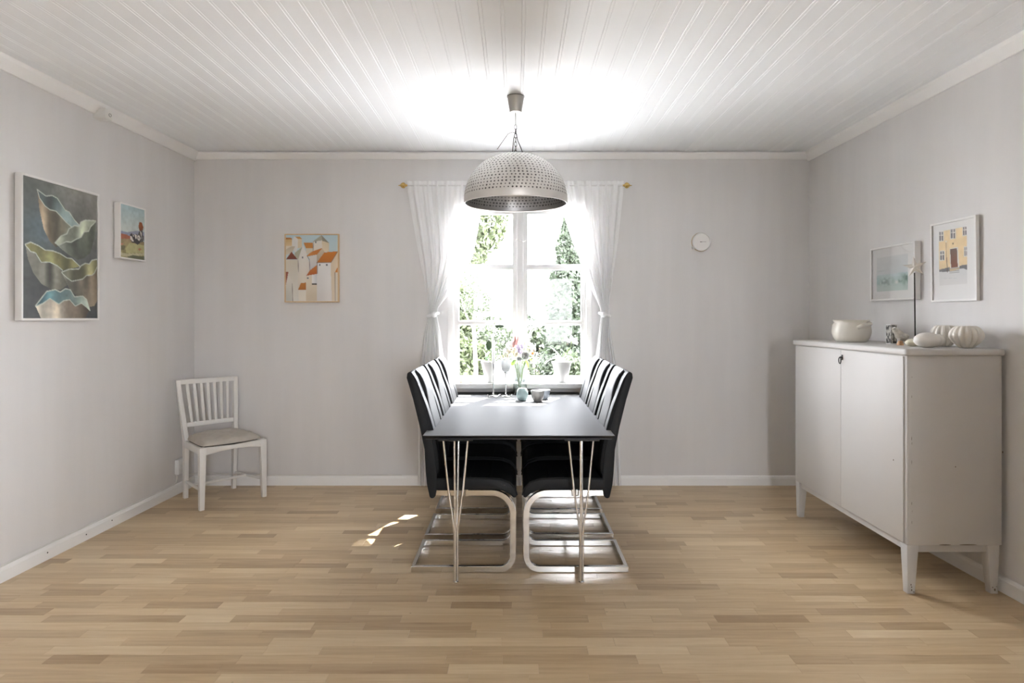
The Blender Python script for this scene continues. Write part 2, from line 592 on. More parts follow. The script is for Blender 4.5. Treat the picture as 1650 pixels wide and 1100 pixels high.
# unseen block added in the rear right corner, keeps rear light off the sideboard
struct('added_shade_block', gbox(1.32, XR(YR) + 0.1, YR - 0.1, 0.30, -0.05, 2.75), 'wall', smooth=False)
# unseen window added in the rear wall to light the room from behind
w2 = bpy.data.objects.new('added_rear_window', None)
COL.objects.link(w2)
w2['kind'] = 'structure'
w2.location = (0.85, YR - 0.08, 0.75)
fr = [gbox(-0.30, -0.26, -0.03, 0.03, 0, 1.4), gbox(0.26, 0.30, -0.03, 0.03, 0, 1.4), gbox(-0.26, 0.26, -0.03, 0.03, 0, 0.05),
      gbox(-0.26, 0.26, -0.03, 0.03, 1.35, 1.4)]
obj('window_frame', gmerge(*fr), 'window', w2)
obj('pane', gbox(-0.26, 0.26, -0.003, 0.003, 0.05, 1.35), 'glass', w2)

# ---- ceiling: beaded boards running from the window towards the viewer
ceiling = struct('ceiling', gbox(-2.9, 2.7, YR - 0.2, YB + 0.2, ZC + 0.016, ZC + 0.12), 'ceiling')
BW = 0.0925
bp = [(0, 0.002), (0.0022, 0), (0.0125, 0), (0.0145, 0.0014), (0.0165, 0), (BW - 0.0022, 0), (BW, 0.002), (BW, 0.0155), (0, 0.0155)]
bme = build_mesh('ceiling_board', gprism(bp, 'y', YR, YB), 'ceiling', angle=20)
nb = int(5.3 / BW) + 1
for i in range(nb):
    x = -2.75 + i * BW
    if x > XR(YR):
        break
    o = bpy.data.objects.new('ceiling_board', bme)
    COL.objects.link(o)
    o.location = (x, 0, ZC + random.uniform(-0.0006, 0.0006))
    o.parent = ceiling

# ---- floor strips (three-strip laminate, strips laid across the room)
ROW = 0.0655
rows = []
y = YB - 0.004
ri = 0
strips = []
rr = random.Random(11)
while y > -0.9:
    y0 = y - ROW
    x = XL(y) - rr.uniform(0.0, 0.45)
    xe = XR(y)
    while x < xe:
        L = rr.choice([0.22, 0.28, 0.34, 0.40, 0.46, 0.52, 0.60])
        a, b = max(x, XL(y) - 0.02), min(x + L, xe + 0.02)
        if b - a > 0.02:
            strips.append((a, b, y0, y, min(1, max(0, rr.gauss(0.52, 0.20)))))
        x += L
    y = y0
def seen_area(s):
    yc = max(0.5, (s[2] + s[3]) / 2)
    if 512 + FPX * EYE / yc > 1100:
        return 0
    f = lambda xx: min(1650, max(0, 832 + FPX * xx / yc))
    return (f(s[1]) - f(s[0])) * ROW * FPX * EYE / yc / yc
strips.sort(key=seen_area, reverse=True)
GAP = 0.0004
def strip_geo(s):
    return gbox(s[0] + GAP, s[1] - GAP, s[2] + GAP, s[3] - GAP, -0.008, 0.0)
def set_tone(me, tones):
    at_ = me.attributes.new('tone', 'FLOAT', 'FACE')
    at_.data.foreach_set('value', np.array(tones, dtype=np.float32))
set_tone(floor.data, [0.5] * len(floor.data.polygons))
for s in strips[:300]:
    c = ((s[0] + s[1]) / 2, (s[2] + s[3]) / 2)
    o = obj('floor_strip', gshift(strip_geo(s), (-c[0], -c[1], 0)), 'floor', floor, loc=(c[0], c[1], 0), smooth=False)
    set_tone(o.data, [s[4]] * len(o.data.polygons))
rest = strips[300:]
v, f, tn = [], [], []
for s in rest:
    g = strip_geo(s)
    o_ = len(v)
    v += g[0]
    f += [tuple(i + o_ for i in q) for q in g[1]]
    tn += [s[4]] * 6
me = bpy.data.meshes.new('floor_strips')
me.from_pydata(v, [], f)
me.materials.append(M['floor'])
set_tone(me, tn)
o = bpy.data.objects.new('floor_strips', me)
COL.objects.link(o)
o.parent = floor
o['kind'] = 'stuff'

# ---- baseboards with a narrow bead on top, and cornice boards
def run_profile(poly, a, b, out):
    """extrude a (distance from wall, z) outline from floor point a to b; out = direction into the room"""
    n = len(poly)
    v = [(p[0] + out[0] * d, p[1] + out[1] * d, z) for p in (a, b) for d, z in poly]
    f = [tuple(range(n)), tuple(range(2 * n - 1, n - 1, -1))] + [(i, i + n, (i + 1) % n + n, (i + 1) % n) for i in range(n)]
    return v, f
BASE = [(0, 0), (0.015, 0), (0.015, 0.058), (0.013, 0.060), (0.013, 0.063), (0.011, 0.070), (0.006, 0.076), (0, 0.077)]
CORN = [(0, 2.570), (0.012, 2.570), (0.044, 2.606), (0.046, 2.619), (0, 2.619)]
CORN2 = [(0, 2.560), (0.012, 2.560), (0.050, 2.604), (0.055, 2.624), (0, 2.624)]
cl, cr = (XL(YB), YB), (XR(YB), YB)
rl, rr_ = (XL(YR), YR), (XR(YR), YR)
bb = struct('baseboard_back', run_profile(BASE, cl, cr, (0, -1)), 'trim', angle=20)
bl = struct('baseboard_left', run_profile(BASE, rl, cl, (1, 0)), 'trim', angle=20)
br = struct('baseboard_right', run_profile(BASE, cr, rr_, (-1, 0)), 'trim', angle=20)
struct('trim_1', run_profile(CORN, cl, cr, (0, -1)), 'trim', angle=20)
struct('trim_2', run_profile(CORN2, rl, cl, (1, 0)), 'trim', angle=20)
struct('trim_3', run_profile(CORN2, cr, rr_, (-1, 0)), 'trim', angle=20)
for yy, zz in ((3.42, 0.04), (3.72, 0.035), (3.95, 0.045)):
    sg = glathe([(0, 0.0015), (0.004, 0.001), (0.0045, 0)], 10)
    obj('screw', sg, 'iron', bl, loc=(XL(yy) + 0.015, yy, zz), rot=(0, PI / 2, 0))

# ---- the window: head and side casings, two three-pane sashes, sill
win = bpy.data.objects.new('window_1', None)
COL.objects.link(win)
win['kind'] = 'structure'
win.location = (0.0, YB, WZ0)
def wpart(name, x0, x1, y0, y1, z0, z1, mat='window', parent=None, bevel=0.003):
    return obj(name, gbox(x0, x1, y0, y1, z0 - WZ0, z1 - WZ0), mat, parent or win, bevel=bevel)
wpart('casing', WX0 - 0.042, WX0 + 0.004, -0.022, 0.0, WZ0 + 0.02, 2.19)
wpart('casing', WX1 - 0.004, WX1 + 0.040, -0.022, 0.0, WZ0 + 0.02, 2.19)
wpart('head_casing', WX0 - 0.06, WX1 + 0.058, -0.024, 0.0, 2.19, 2.345)
wpart('window_frame', WX0, WX0 + 0.012, 0.0, 0.14, WZ0, WZ1)
wpart('window_frame', WX1 - 0.012, WX1, 0.0, 0.14, WZ0, WZ1)
wpart('window_frame', WX0 + 0.012, WX1 - 0.012, 0.0, 0.14, WZ1 - 0.012, WZ1)
wpart('window_frame', WX0 + 0.012, WX1 - 0.012, 0.0, 0.14, WZ0, WZ0 + 0.012)
wpart('center_post', 0.004, 0.055, -0.012, 0.05, WZ0 + 0.012, WZ1 - 0.012, bevel=0.006)
PZ = [(0.862, 1.261), (1.300, 1.700), (1.744, 2.138)]
for sx0, sx1, px0, px1 in ((-0.488, 0.004, -0.453, -0.030), (0.055, 0.541, 0.089, 0.512)):
    gs = [gbox(sx0, px0, 0.0, 0.045, 0.012, WZ1 - WZ0 - 0.012), gbox(px1, sx1, 0.0, 0.045, 0.012, WZ1 - WZ0 - 0.012),
          gbox(px0, px1, 0.0, 0.045, 0.012, PZ[0][0] - WZ0), gbox(px0, px1, 0.0, 0.045, PZ[2][1] - WZ0, WZ1 - WZ0 - 0.012)]
    s = obj('sash', gmerge(*gs), 'window', win, smooth=False)
    for k in (0, 1):
        za, zb = PZ[k][1], PZ[k + 1][0]
        zm = (za + zb) / 2
        obj('glazing_bar', gprism([(0.0, zm - 0.012), (0.006, za), (0.040, za), (0.045, zm - 0.010), (0.045, zm + 0.010), (0.040, zb), (0.006, zb), (0.0, zm + 0.012)], 'x', px0, px1),
            'window', s, loc=(0, 0, -WZ0))
    for za, zb in PZ:
        obj('pane', gbox(px0, px1, 0.020, 0.024, za - WZ0, zb - WZ0), 'glass', s)
for zz in (1.18, 1.93):
    obj('latch', gtube([(-0.012, -0.004, zz - WZ0), (0.01, -0.02, zz - WZ0 + 0.012), (0.03, -0.016, zz - WZ0), (0.05, -0.02, zz - WZ0 - 0.012), (0.075, -0.004, zz - WZ0)], 0.003, 6), 'silver', win)
wpart('window_sill', -0.535, 0.585, -0.185, 0.0, 0.782, 0.820, bevel=0.005)
wpart('apron_board', -0.50, 0.55, -0.02, 0.0, 0.755, 0.782)

# ================================================================== OUTSIDE (seen through the panes)
def leaves(name, pts, size, cols, parent, up=0.3):
    """many small leaf blades as one mesh with a colour attribute"""
    n = len(pts)
    pts = np.asarray(pts)
    a = RNG.normal(size=(n, 3))
    a /= np.linalg.norm(a, axis=1, keepdims=True)
    b = RNG.normal(size=(n, 3))
    b -= a * (a * b).sum(1, keepdims=True)
    b /= np.linalg.norm(b, axis=1, keepdims=True)
    sz = size * RNG.uniform(0.6, 1.3, size=(n, 1))
    V = np.stack([pts - a * sz, pts + b * sz * 0.45, pts + a * sz, pts - b * sz * 0.45], 1).reshape(-1, 3)
    me = bpy.data.meshes.new(name)
    F_ = np.arange(4 * n).reshape(n, 4)
    me.from_pydata(V.tolist(), [], F_.tolist())
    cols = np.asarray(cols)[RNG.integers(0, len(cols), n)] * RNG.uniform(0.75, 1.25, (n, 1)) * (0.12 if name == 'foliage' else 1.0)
    ca = np.ones((n, 4, 4), dtype=np.float32)
    ca[:, :, :3] = cols[:, None, :]
    at_ = me.attributes.new('Col', 'FLOAT_COLOR', 'CORNER')
    at_.data.foreach_set('color', ca.ravel())
    me.materials.append(M['foliage'])
    o = bpy.data.objects.new(name, me)
    COL.objects.link(o)
    o.parent = parent
    o['kind'] = 'stuff'
    return o

def blob(n, c, r, hollow=0.35):
    d = RNG.normal(size=(n, 3))
    d /= np.linalg.norm(d, axis=1, keepdims=True)
    rad = RNG.uniform(hollow, 1, (n, 1)) ** 0.6
    return np.asarray(c) + d * rad * np.asarray(r)

GZ = -0.55
gnd = struct('garden_ground', gbox(-60, 60, -40, 80, GZ - 0.2, GZ), 'lawn')
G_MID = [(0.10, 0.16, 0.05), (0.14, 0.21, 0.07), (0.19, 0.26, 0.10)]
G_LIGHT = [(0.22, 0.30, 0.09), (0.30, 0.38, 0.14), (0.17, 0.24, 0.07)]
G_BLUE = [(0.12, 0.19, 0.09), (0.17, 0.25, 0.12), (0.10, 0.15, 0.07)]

# tall conical thuja
t = thing('thuja_tree', 'tall conical evergreen seen through the right half of the window', 'tree', (1.16, 14.0, GZ))
obj('trunk', gtube([(0, 0, 0), (0.02, 0, 1.6), (0, 0, 3.9)], [0.07, 0.05, 0.01], 8), 'bark', t)
n = 14000
h = RNG.uniform(0, 1, n) ** 1.25
rad = (0.74 * (1 - h) ** 0.72 + 0.03) * RNG.uniform(0.55, 1.0, n) * (1 + 0.12 * np.sin(h * 40))
an = RNG.uniform(0, 2 * PI, n)
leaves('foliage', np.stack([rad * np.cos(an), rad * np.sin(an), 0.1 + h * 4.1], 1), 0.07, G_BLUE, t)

# leafy tree left of the window whose boughs hang into the upper left panes
t = thing('leafy_tree', 'broad-leaved tree whose boughs hang into the upper left window panes', 'tree', (-1.75, 10.4, GZ))
obj('trunk', gtube([(0, 0, 0), (0.05, 0, 1.5), (0.25, 0, 3.0), (0.7, 0, 4.4)], [0.14, 0.12, 0.09, 0.03], 8), 'bark', t)
for pth in ([(0.25, 0, 3.0), (0.7, 0, 3.3), (1.2, 0.1, 3.2)], [(0.4, 0, 3.5), (0.9, 0.1, 3.9), (1.5, 0.1, 3.95)]):
    obj('bough', gtube(pth, [0.05, 0.03, 0.01], 6), 'bark', t)
P_ = [blob(1500, (1.20, 0.0, 3.45), (0.42, 0.5, 0.52)), blob(1500, (1.50, 0.1, 3.95), (0.5, 0.5, 0.4)), blob(900, (0.7, 0, 3.9), (0.6, 0.5, 0.6)),
      blob(500, (1.08, 0, 3.02), (0.22, 0.35, 0.35)), blob(900, (2.0, 0.2, 4.3), (0.55, 0.5, 0.35)), blob(1200, (0.2, 0, 4.6), (1.0, 0.8, 0.7))]
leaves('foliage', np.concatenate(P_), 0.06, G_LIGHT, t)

# slim garden tree with a bare trunk
t = thing('slim_tree', 'slim garden tree with a bare trunk behind the lower left panes', 'tree', (-0.87, 13.2, GZ))
obj('trunk', gtube([(0, 0, 0), (0.02, 0, 0.8), (-0.03, 0, 1.7), (0.03, 0, 2.6)], [0.055, 0.045, 0.035, 0.012], 8), 'bark', t)
for pth in ([(-0.02, 0, 1.5), (0.25, 0.05, 1.75), (0.42, 0.05, 1.8)], [(-0.02, 0, 1.6), (-0.2, 0.05, 1.95), (-0.3, 0, 2.3)]):
    obj('bough', gtube(pth, [0.02, 0.014, 0.005], 6), 'bark', t)
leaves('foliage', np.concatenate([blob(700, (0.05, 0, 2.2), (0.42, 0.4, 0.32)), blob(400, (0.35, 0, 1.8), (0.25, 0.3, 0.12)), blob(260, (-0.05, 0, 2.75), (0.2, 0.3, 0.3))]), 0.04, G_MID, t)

def shrub(label, x, y, w, hgt, n, cols, sz=0.08, flowers=None, grp='shrubs in the garden'):
    t = thing('garden_shrub', label, 'shrub', (x, y, GZ), 0, grp)
    for k in range(4):
        a = k * 1.6
        obj('stem', gtube([(0.05 * math.cos(a), 0.05 * math.sin(a), 0), (w * 0.3 * math.cos(a), w * 0.3 * math.sin(a), hgt * 0.6)], [0.02, 0.008], 5), 'bark', t)
    pt = np.concatenate([blob(n // 2, (0, 0, hgt * 0.45), (w, w * 0.7, hgt * 0.45)), blob(n // 4, (-w * 0.3, 0, hgt * 0.7), (w * 0.55, w * 0.5, hgt * 0.33)),
                         blob(n // 4, (w * 0.35, 0, hgt * 0.65), (w * 0.5, w * 0.5, hgt * 0.3))])
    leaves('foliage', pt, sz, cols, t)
    if flowers:
        leaves('blossom', blob(n // 5, (0, -0.1, hgt * 0.62), (w * 0.95, w * 0.7, hgt * 0.36), 0.8), sz * 0.8, flowers, t)
shrub('tall leafy shrub at the left edge of the window view', -1.55, 16.0, 0.62, 3.0, 2600, G_LIGHT)
shrub('low light-green shrub under the slim garden tree', -1.02, 15.0, 0.62, 1.35, 2200, G_LIGHT)
shrub('white-blossomed shrub between the centre post and the conical evergreen', 0.62, 17.5, 0.55, 1.75, 2200, G_MID, flowers=[(0.8, 0.8, 0.78), (0.75, 0.7, 0.68)])
shrub('low dark shrub at the foot of the conical evergreen', 1.25, 12.5, 0.6, 1.15, 1800, G_MID)
shrub('narrow bush beyond the centre post, right of it', 0.42, 21.0, 0.35, 2.15, 900, G_BLUE)
shrub('wide hedge bush closing the view behind the slim tree', -1.2, 22.0, 1.5, 1.9, 3200, G_MID, 0.08)
shrub('wide hedge bush closing the view on the right', 1.9, 22.0, 1.3, 1.9, 2600, G_MID, 0.08)

# neighbours' houses
def house(label, x0, x1, y0, y1, eave, ridge, wallm, roofm, chimney=None):
    cx, cy = (x0 + x1) / 2, (y0 + y1) / 2
    hw, hd = (x1 - x0) / 2, (y1 - y0) / 2
    t = thing('house', label, 'house', (cx, cy, GZ))
    e, r = eave - GZ, ridge - GZ
    obj('wall', gprism([(-hw, 0), (hw, 0), (hw, e), (0, r - 0.05), (-hw, e)], 'y', -hd, hd), wallm, t, smooth=False)
    for s in (-1, 1):
        p = [(s * (hw + 0.25), e - 0.22), (0, r), (0, r + 0.12), (s * (hw + 0.25), e - 0.10)]
        obj('roof_slope', gprism(p, 'y', -hd - 0.25, hd + 0.25), roofm, t, smooth=False)
    for wx in (-0.4, 0.4):
        w = obj('window', gbox(wx * hw - 0.22, wx * hw + 0.22, -hd - 0.04, -hd + 0.02, e * 0.55, e * 0.55 + 0.75), 'window', t)
        obj('pane', gbox(wx * hw - 0.17, wx * hw + 0.17, -hd - 0.05, -hd - 0.04, e * 0.55 + 0.05, e * 0.55 + 0.70), 'roof', w)
    if chimney:
        obj('chimney', gbox(chimney[0] - cx - 0.16, chimney[0] - cx + 0.16, -hd + 0.6, -hd + 1.0, chimney[1] - GZ, chimney[2] - GZ), 'brick', t)
house('pale gabled house beyond the garden, left half of the window', -3.6, -1.2, 36, 44, 2.0, 3.5, 'house', 'roof')
house('low pale house with a brick chimney left of the centre post', -1.5, 0.35, 26, 32, 1.15, 1.75, 'house', 'roof', (-0.70, 1.45, 2.25))
house('low house with a red roof behind the blossomed shrub', 0.9, 2.6, 30, 36, 0.65, 1.15, 'house', 'roof_red')

# ================================================================== CURTAINS
def curtain(label, zo, edges_o, edges_i, flip, tie, knot):
    """sheer curtain hung from the rod, gathered by a tie and falling to the floor; edges are (z, x) tables"""
    x_base = tie[0]
    t = thing('curtain', label, 'curtain', (x_base, 4.875, 0.0))
    nu, nv = 110, 110
    V, Fc = [], []
    zt, zb = 2.385, 0.02
    for j in range(nv + 1):
        z = zt + (zb - zt) * j / nv
        xo, xi = interp(edges_o, z), interp(edges_i, z)
        w = abs(xi - xo)
        squeeze = max(0.0, min(1.0, 1 - w / 0.62))
        for i in range(nu + 1):
            u = i / nu
            x = xo + (xi - xo) * u
            ph = u * 2 * PI * 7 + 0.6 * math.sin(u * 9 + z * 1.5)
            amp = 0.010 + 0.014 * squeeze
            dz = abs(z - tie[1])
            pinch = 0.35 + 0.65 * min(1, dz / 0.25)
            y_ = amp * math.sin(ph) * pinch + 0.006 * math.sin(ph * 2.3 + z * 4)
            if z > 2.30:
                y_ *= 0.55
            V.append((x - x_base, y_ - 0.012 * squeeze, z))
        # slight hem waviness on top
    for j in range(nv):
        for i in range(nu):
            a = j * (nu + 1) + i
            Fc.append((a, a + 1, a + nu + 2, a + nu + 1))
    obj('sheer_panel', (V, Fc), 'sheer', t, closed=False, angle=180)
    kz = tie[1]
    kw = abs(interp(edges_o, kz) - interp(edges_i, kz)) / 2 + 0.008
    xm = (interp(edges_o, kz) + interp(edges_i, kz)) / 2 - x_base
    ring = []
    for i in range(28):
        a = 2 * PI * i / 28
        ring.append((xm + kw * math.cos(a), -0.008 + 0.034 * math.sin(a), kz + 0.012 * math.cos(a) * flip))
    ring.append(ring[0])
    tb = obj('tieback', gtube(ring, 0.011, 8, caps=False), 'sheer_dense', t)
    obj('knot', gellipsoid((xm + knot * kw * 0.6, -0.042, kz), (0.022, 0.018, 0.022), 14, 9), 'sheer_dense', tb)
    return t
M['sheer_dense'] = sheer_mat('white_cotton_tie', (0.85, 0.85, 0.85, 1), see=0.03, transl=0.3)
curtain('sheer white curtain tied back left of the window', 0,
        [(2.39, -0.850), (2.30, -0.845), (1.9, -0.775), (1.42, -0.685), (1.34, -0.680), (1.2, -0.715), (0.9, -0.755), (0.5, -0.765), (0.0, -0.765)],
        [(2.39, -0.23), (2.14, -0.275), (1.90, -0.318), (1.78, -0.345), (1.66, -0.42), (1.5, -0.525), (1.40, -0.600), (1.34, -0.615), (1.2, -0.585), (0.9, -0.545), (0.5, -0.54), (0.0, -0.54)],
        1, (-0.65, 1.345), 0.5)
curtain('sheer white curtain tied back right of the window', 0,
        [(2.39, 0.835), (2.30, 0.832), (1.9, 0.790), (1.42, 0.722), (1.34, 0.718), (1.2, 0.735), (0.9, 0.780), (0.5, 0.800), (0.0, 0.815)],
        [(2.39, 0.31), (2.14, 0.362), (1.90, 0.440), (1.75, 0.505), (1.5, 0.600), (1.40, 0.645), (1.34, 0.655), (1.2, 0.635), (0.9, 0.595), (0.5, 0.60), (0.0, 0.61)],
        -1, (0.69, 1.345), -0.5)
rod = thing('curtain_rod', 'slim curtain rod with round brass finials above the window', 'curtain rod', (-0.01, 4.875, 2.350))
obj('pole', gtube([(-0.845, 0, 0), (0.845, 0, 0)], 0.006, 10), 'window', rod)
fin = [(0, 0.055), (0.003, 0.05), (0.004, 0.040), (0.008, 0.036), (0.018, 0.028), (0.023, 0.016), (0.022, 0.006), (0.014, -0.002), (0.008, -0.006), (0.008, -0.018), (0, -0.018)]
obj('finial', glathe(fin, 20), 'brass', rod, loc=(-0.855, 0, 0), rot=(0, -PI / 2, 0))
obj('finial', glathe(fin, 20), 'brass', rod, loc=(0.855, 0, 0), rot=(0, PI / 2, 0))
for x in (-0.80, 0.80):
    obj('bracket', gtube([(x, 0, 0), (x, 0.04, 0.0), (x, 0.074, -0.01)], 0.005, 8), 'window', rod)

# ================================================================== TABLE
tb = thing('dining_table', 'long black dining table with slim metal rod legs', 'table', (0.012, 4.005, 0))
TY0, TY1, TW = -0.912, 0.905, 0.475
def slab(zs):
    v, f = [], []
    for ins, z in zs:
        v += [(-TW + ins, TY0 + ins, z), (TW - ins, TY0 + ins, z), (TW - ins, TY1 - ins, z), (-TW + ins, TY1 - ins, z)]
    n = len(zs)
    f = [(0, 1, 2, 3), tuple(4 * n - 1 - i for i in range(4))]
    for k in range(n - 1):
        for i in range(4):
            j = (i + 1) % 4
            f.append((4 * k + i, 4 * k + j, 4 * k + 4 + j, 4 * k + 4 + i))
    return v, f
tt = obj('tabletop', slab([(0.0015, 0.740), (0.0, 0.7385), (0.0, 0.7365), (0.014, 0.7225), (0.014, 0.718)]), 'table', tb, smooth=False)
tt.data.materials.append(M['table_edge'])
for p in tt.data.polygons:
    if p.normal.z < 0.5:
        p.material_index = 1
for lx in (-0.313, 0.313):
    for ly, sy in ((-0.875, 1), (0.80, -1)):
        leg = obj('leg', glathe([(0, 0), (0.014, 0), (0.014, 0.006), (0.009, 0.010), (0, 0.010)], 14), 'chrome', tb, loc=(lx, ly, 0))
        obj('mount_plate', gbox(-0.085, 0.085, -0.04, 0.085, 0.713, 0.718), 'iron', leg)
        for tx, ty, bx in ((-0.064, 0.0, -0.0075), (0.060, 0.0, 0.0075), (-0.006, -0.02, -0.004), (0.008, 0.06, 0.004)):
            by = 0.0 if abs(tx) > 0.03 else (-0.006 if ty < 0 else 0.006)
            obj('rod', gtube([(tx, ty * sy, 0.714), (tx * 0.55 + bx * 0.45, ty * sy * 0.5 + by * 0.5, 0.47), (bx, by * sy, 0.255), (bx, by * sy, 0.008)], 0.0055, 10), 'chrome', leg)

# ================================================================== CANTILEVER CHAIRS
def make_dining_chair():
    t = thing('dining_chair', 'x', 'chair', (0, 0, 0), 0, 'black cantilever chairs at the dining table')
    HW = 0.215
    rear = [(0.395, -0.178), (0.46, -0.192), (0.524, -0.198), (0.641, -0.205), (0.758, -0.229), (0.90, -0.264), (1.010, -0.297)]
    front = [(1.022, -0.262), (0.95, -0.237), (0.85, -0.205), (0.758, -0.178), (0.641, -0.152), (0.53, -0.140), (0.46, -0.138), (0.398, -0.148)]
    top = [(1.034, -0.294), (1.042, -0.283), (1.038, -0.270)]
    outline = [(x, z) for z, x in rear + top + front] + [(-0.160, 0.388), (-0.170, 0.388)]
    bk = obj('backrest', gprism(outline, 'y', -HW, HW), 'leather', t, bevel=0.012, seg=3, angle=50)
    bk.data.materials.append(M['leather_back'])
    for p in bk.data.polygons:
        if p.normal.x < -0.8:
            p.material_index = 1
    fr_ = [(z, x) for z, x in front][::-1]
    def pad(name, y0, y1, z0, z1, thick, par):
        nz, ny = 22, 28
        V, Fc = [], []
        for j in range(nz + 1):
            s = j / nz
            z = z0 + (z1 - z0) * s
            xf = interp(fr_, z)
            ends = (1 - abs(2 * s - 1) ** 10) ** 0.5
            for i in range(ny + 1):
                q = -1 + 2 * i / ny
                bul = (max(0, 1 - abs(q) ** 14)) ** 0.5
                V.append((xf - 0.004 + (thick(z) + 0.004) * bul * ends, (y0 + y1) / 2 + q * (y1 - y0) / 2, z + 0.15 * thick(z) * bul))
        for j in range(nz):
            for i in range(ny):
                a = j * (ny + 1) + i
                Fc.append((a, a + 1, a + ny + 2, a + ny + 1))
        return obj(name, (V, Fc), 'leather', par, closed=False, angle=60)
    pad('center_pad', -0.127, 0.127, 0.50, 1.042, lambda z: 0.014 + 0.014 / (1 + math.exp(-(z - 0.90) * 45)), t)
    pad('side_bolster', -0.213, -0.129, 0.50, 1.030, lambda z: 0.015 - 0.006 / (1 + math.exp(-(z - 0.90) * 45)), t)
    pad('side_bolster', 0.129, 0.213, 0.50, 1.030, lambda z: 0.015 - 0.006 / (1 + math.exp(-(z - 0.90) * 45)), t)
    seat = [(-0.150, 0.432), (-0.150, 0.487), (-0.05, 0.492), (0.10, 0.492), (0.185, 0.487), (0.235, 0.470), (0.262, 0.440), (0.272, 0.405), (0.266, 0.392), (0.254, 0.392), (0.232, 0.412), (0.200, 0.427), (0.16, 0.432)]
    st = obj('seat', gprism(seat, 'y', -HW, HW), 'leather', t, bevel=0.014, seg=3, angle=50)
    for s in (-1, 1):
        e = 0.003
        pp = [(x, s * (HW - 0.004), z) for x, z in [(-0.14, 0.489), (-0.05, 0.494), (0.10, 0.494), (0.185, 0.489), (0.235, 0.472), (0.264, 0.440), (0.274, 0.405)]]
        obj('piping', gtube(pp, 0.004, 6), 'leather', st)
    for x in (0.03, 0.135):
        obj('seam', gtube([(x, -HW + 0.015, 0.4915), (x, HW - 0.015, 0.4915)], 0.0022, 6), 'leather', st)
    path = [(-0.165, 0.413), (0.0, 0.413)] + arc(0.142, 0.302, 0.111, 90, 0, 10) + arc(0.184, 0.086, 0.069, 0, -90, 8) + [(0.0, 0.017), (-0.276, 0.017)]
    for s in (-1, 1):
        sf = obj('side_frame', gsweep(path, 0.0155, 0.011, s * 0.190), 'chrome', t, bevel=0.002, seg=1)
        obj('clamp', gbox(-0.01, 0.02, s * 0.190 - 0.0125, s * 0.190 + 0.0125, 0.396, 0.431), 'chrome', sf)
    obj('rear_floor_bar', gbox(-0.276, -0.254, -0.1795, 0.1795, 0.0015, 0.0325), 'chrome', t, bevel=0.002, seg=1)
    obj('seat_bracket', gbox(-0.10, -0.06, -0.1795, 0.1795, 0.412, 0.431), 'iron', t)
    return t
proto = make_dining_chair()
spots = [(-0.270, 3.450, 0, 'black leather cantilever chair on the left of the table, nearest of three'),
         (-0.270, 3.930, 0, 'black leather cantilever chair on the left of the table, middle of three'),
         (-0.270, 4.440, 0, 'black leather cantilever chair on the left of the table, closest to the window'),
         (0.305, 3.450, PI, 'black leather cantilever chair on the right of the table, nearest of three'),
         (0.305, 3.945, PI, 'black leather cantilever chair on the right of the table, middle of three'),
         (0.305, 4.432, PI, 'black leather cantilever chair on the right of the table, closest to the window')]
for i, (x, y, r, lab) in enumerate(spots):
    c = proto if i == 0 else copy_tree(proto)
    c.location = (x, y, 0)
    c.rotation_euler = (0, 0, r)
    c['label'] = lab

# ================================================================== PENDANT LAMP
LX, LY = -0.004, 3.70
lamp = thing('pendant_lamp', 'large hammered silver dome pendant lamp hanging above the dining table', 'lamp', (LX, LY, ZC))
obj('ceiling_cup', glathe([(0.0, 0.0), (0.052, 0.0), (0.052, -0.004), (0.050, -0.006), (0.036, -0.088), (0.033, -0.094), (0.0, -0.094)], 32), 'canopy', lamp)
obj('cup_gasket', glathe([(0.0, 0.0), (0.0535, 0.0), (0.0535, -0.003), (0.0, -0.003)], 32), 'wire', lamp)
obj('cord', gtube([(0, 0, -0.09), (0, 0, -0.165)], 0.0035, 8), 'canopy', lamp)
def link_geo(c, rx, rz, rot, r=0.0019):
    p = [(c[0] + rx * math.cos(a) * math.cos(rot), c[1] + rx * math.cos(a) * math.sin(rot), c[2] + rz * math.sin(a)) for a in [2 * PI * i / 16 for i in range(17)]]
    return gtube(p, r, 6, caps=False)
zz = -0.180
for k in range(7):
    obj('chain_link', link_geo((0, 0, zz), 0.008, 0.015, (k % 2) * PI / 2 + 0.4), 'wire', lamp)
    zz -= 0.025
obj('wire', gtube([(0, 0, -0.215), (-0.02, -0.01, -0.212), (-0.045, -0.02, -0.225), (-0.085, -0.03, -0.285), (-0.108, -0.03, -0.318)], 0.0018, 6), 'wire', lamp)
obj('wire', gtube([(0, 0, -0.20), (-0.012, 0, -0.25), (-0.020, 0, -0.345)], 0.003, 6), 'wire', lamp)
obj('wire', gtube([(0, 0, -0.20), (0.012, 0, -0.26), (0.03, 0, -0.30), (0.048, 0, -0.35)], 0.0026, 6), 'wire', lamp)
# shade: dome with a plain lip; z of rim about 2.0
RIM, RAD, DOM = -0.628, 0.306, 0.275
def dome(a, r=RAD, h=DOM):      # a: 0 at rim .. 1 at top
    th = a * PI / 2
    return (r * math.cos(th) ** 0.86, RIM + 0.018 + h * math.sin(th) ** 1.04)
outer = [(RAD, RIM)] + [dome(i / 24) for i in range(24)] + [(0.018, RIM + 0.018 + DOM - 0.0005), (0.0, RIM + 0.018 + DOM)]
inner = [(0.0, RIM + 0.015 + DOM)] + [(max(0, p[0] - 0.004), p[1] - 0.003) for p in [dome(i / 24) for i in range(23, -1, -1)]] + [(RAD - 0.004, RIM)]
shade = obj('lamp_shade', glathe(outer, 96), 'silver', lamp, closed=False, angle=60)
obj('inner_shell', glathe(inner, 96), 'silver_in', shade, closed=False, angle=60)
rim_p = [(RAD - 0.002 + 0.0035 * math.cos(a), RIM + 0.0035 * math.sin(a)) for a in [2 * PI * i / 8 for i in range(8)]]
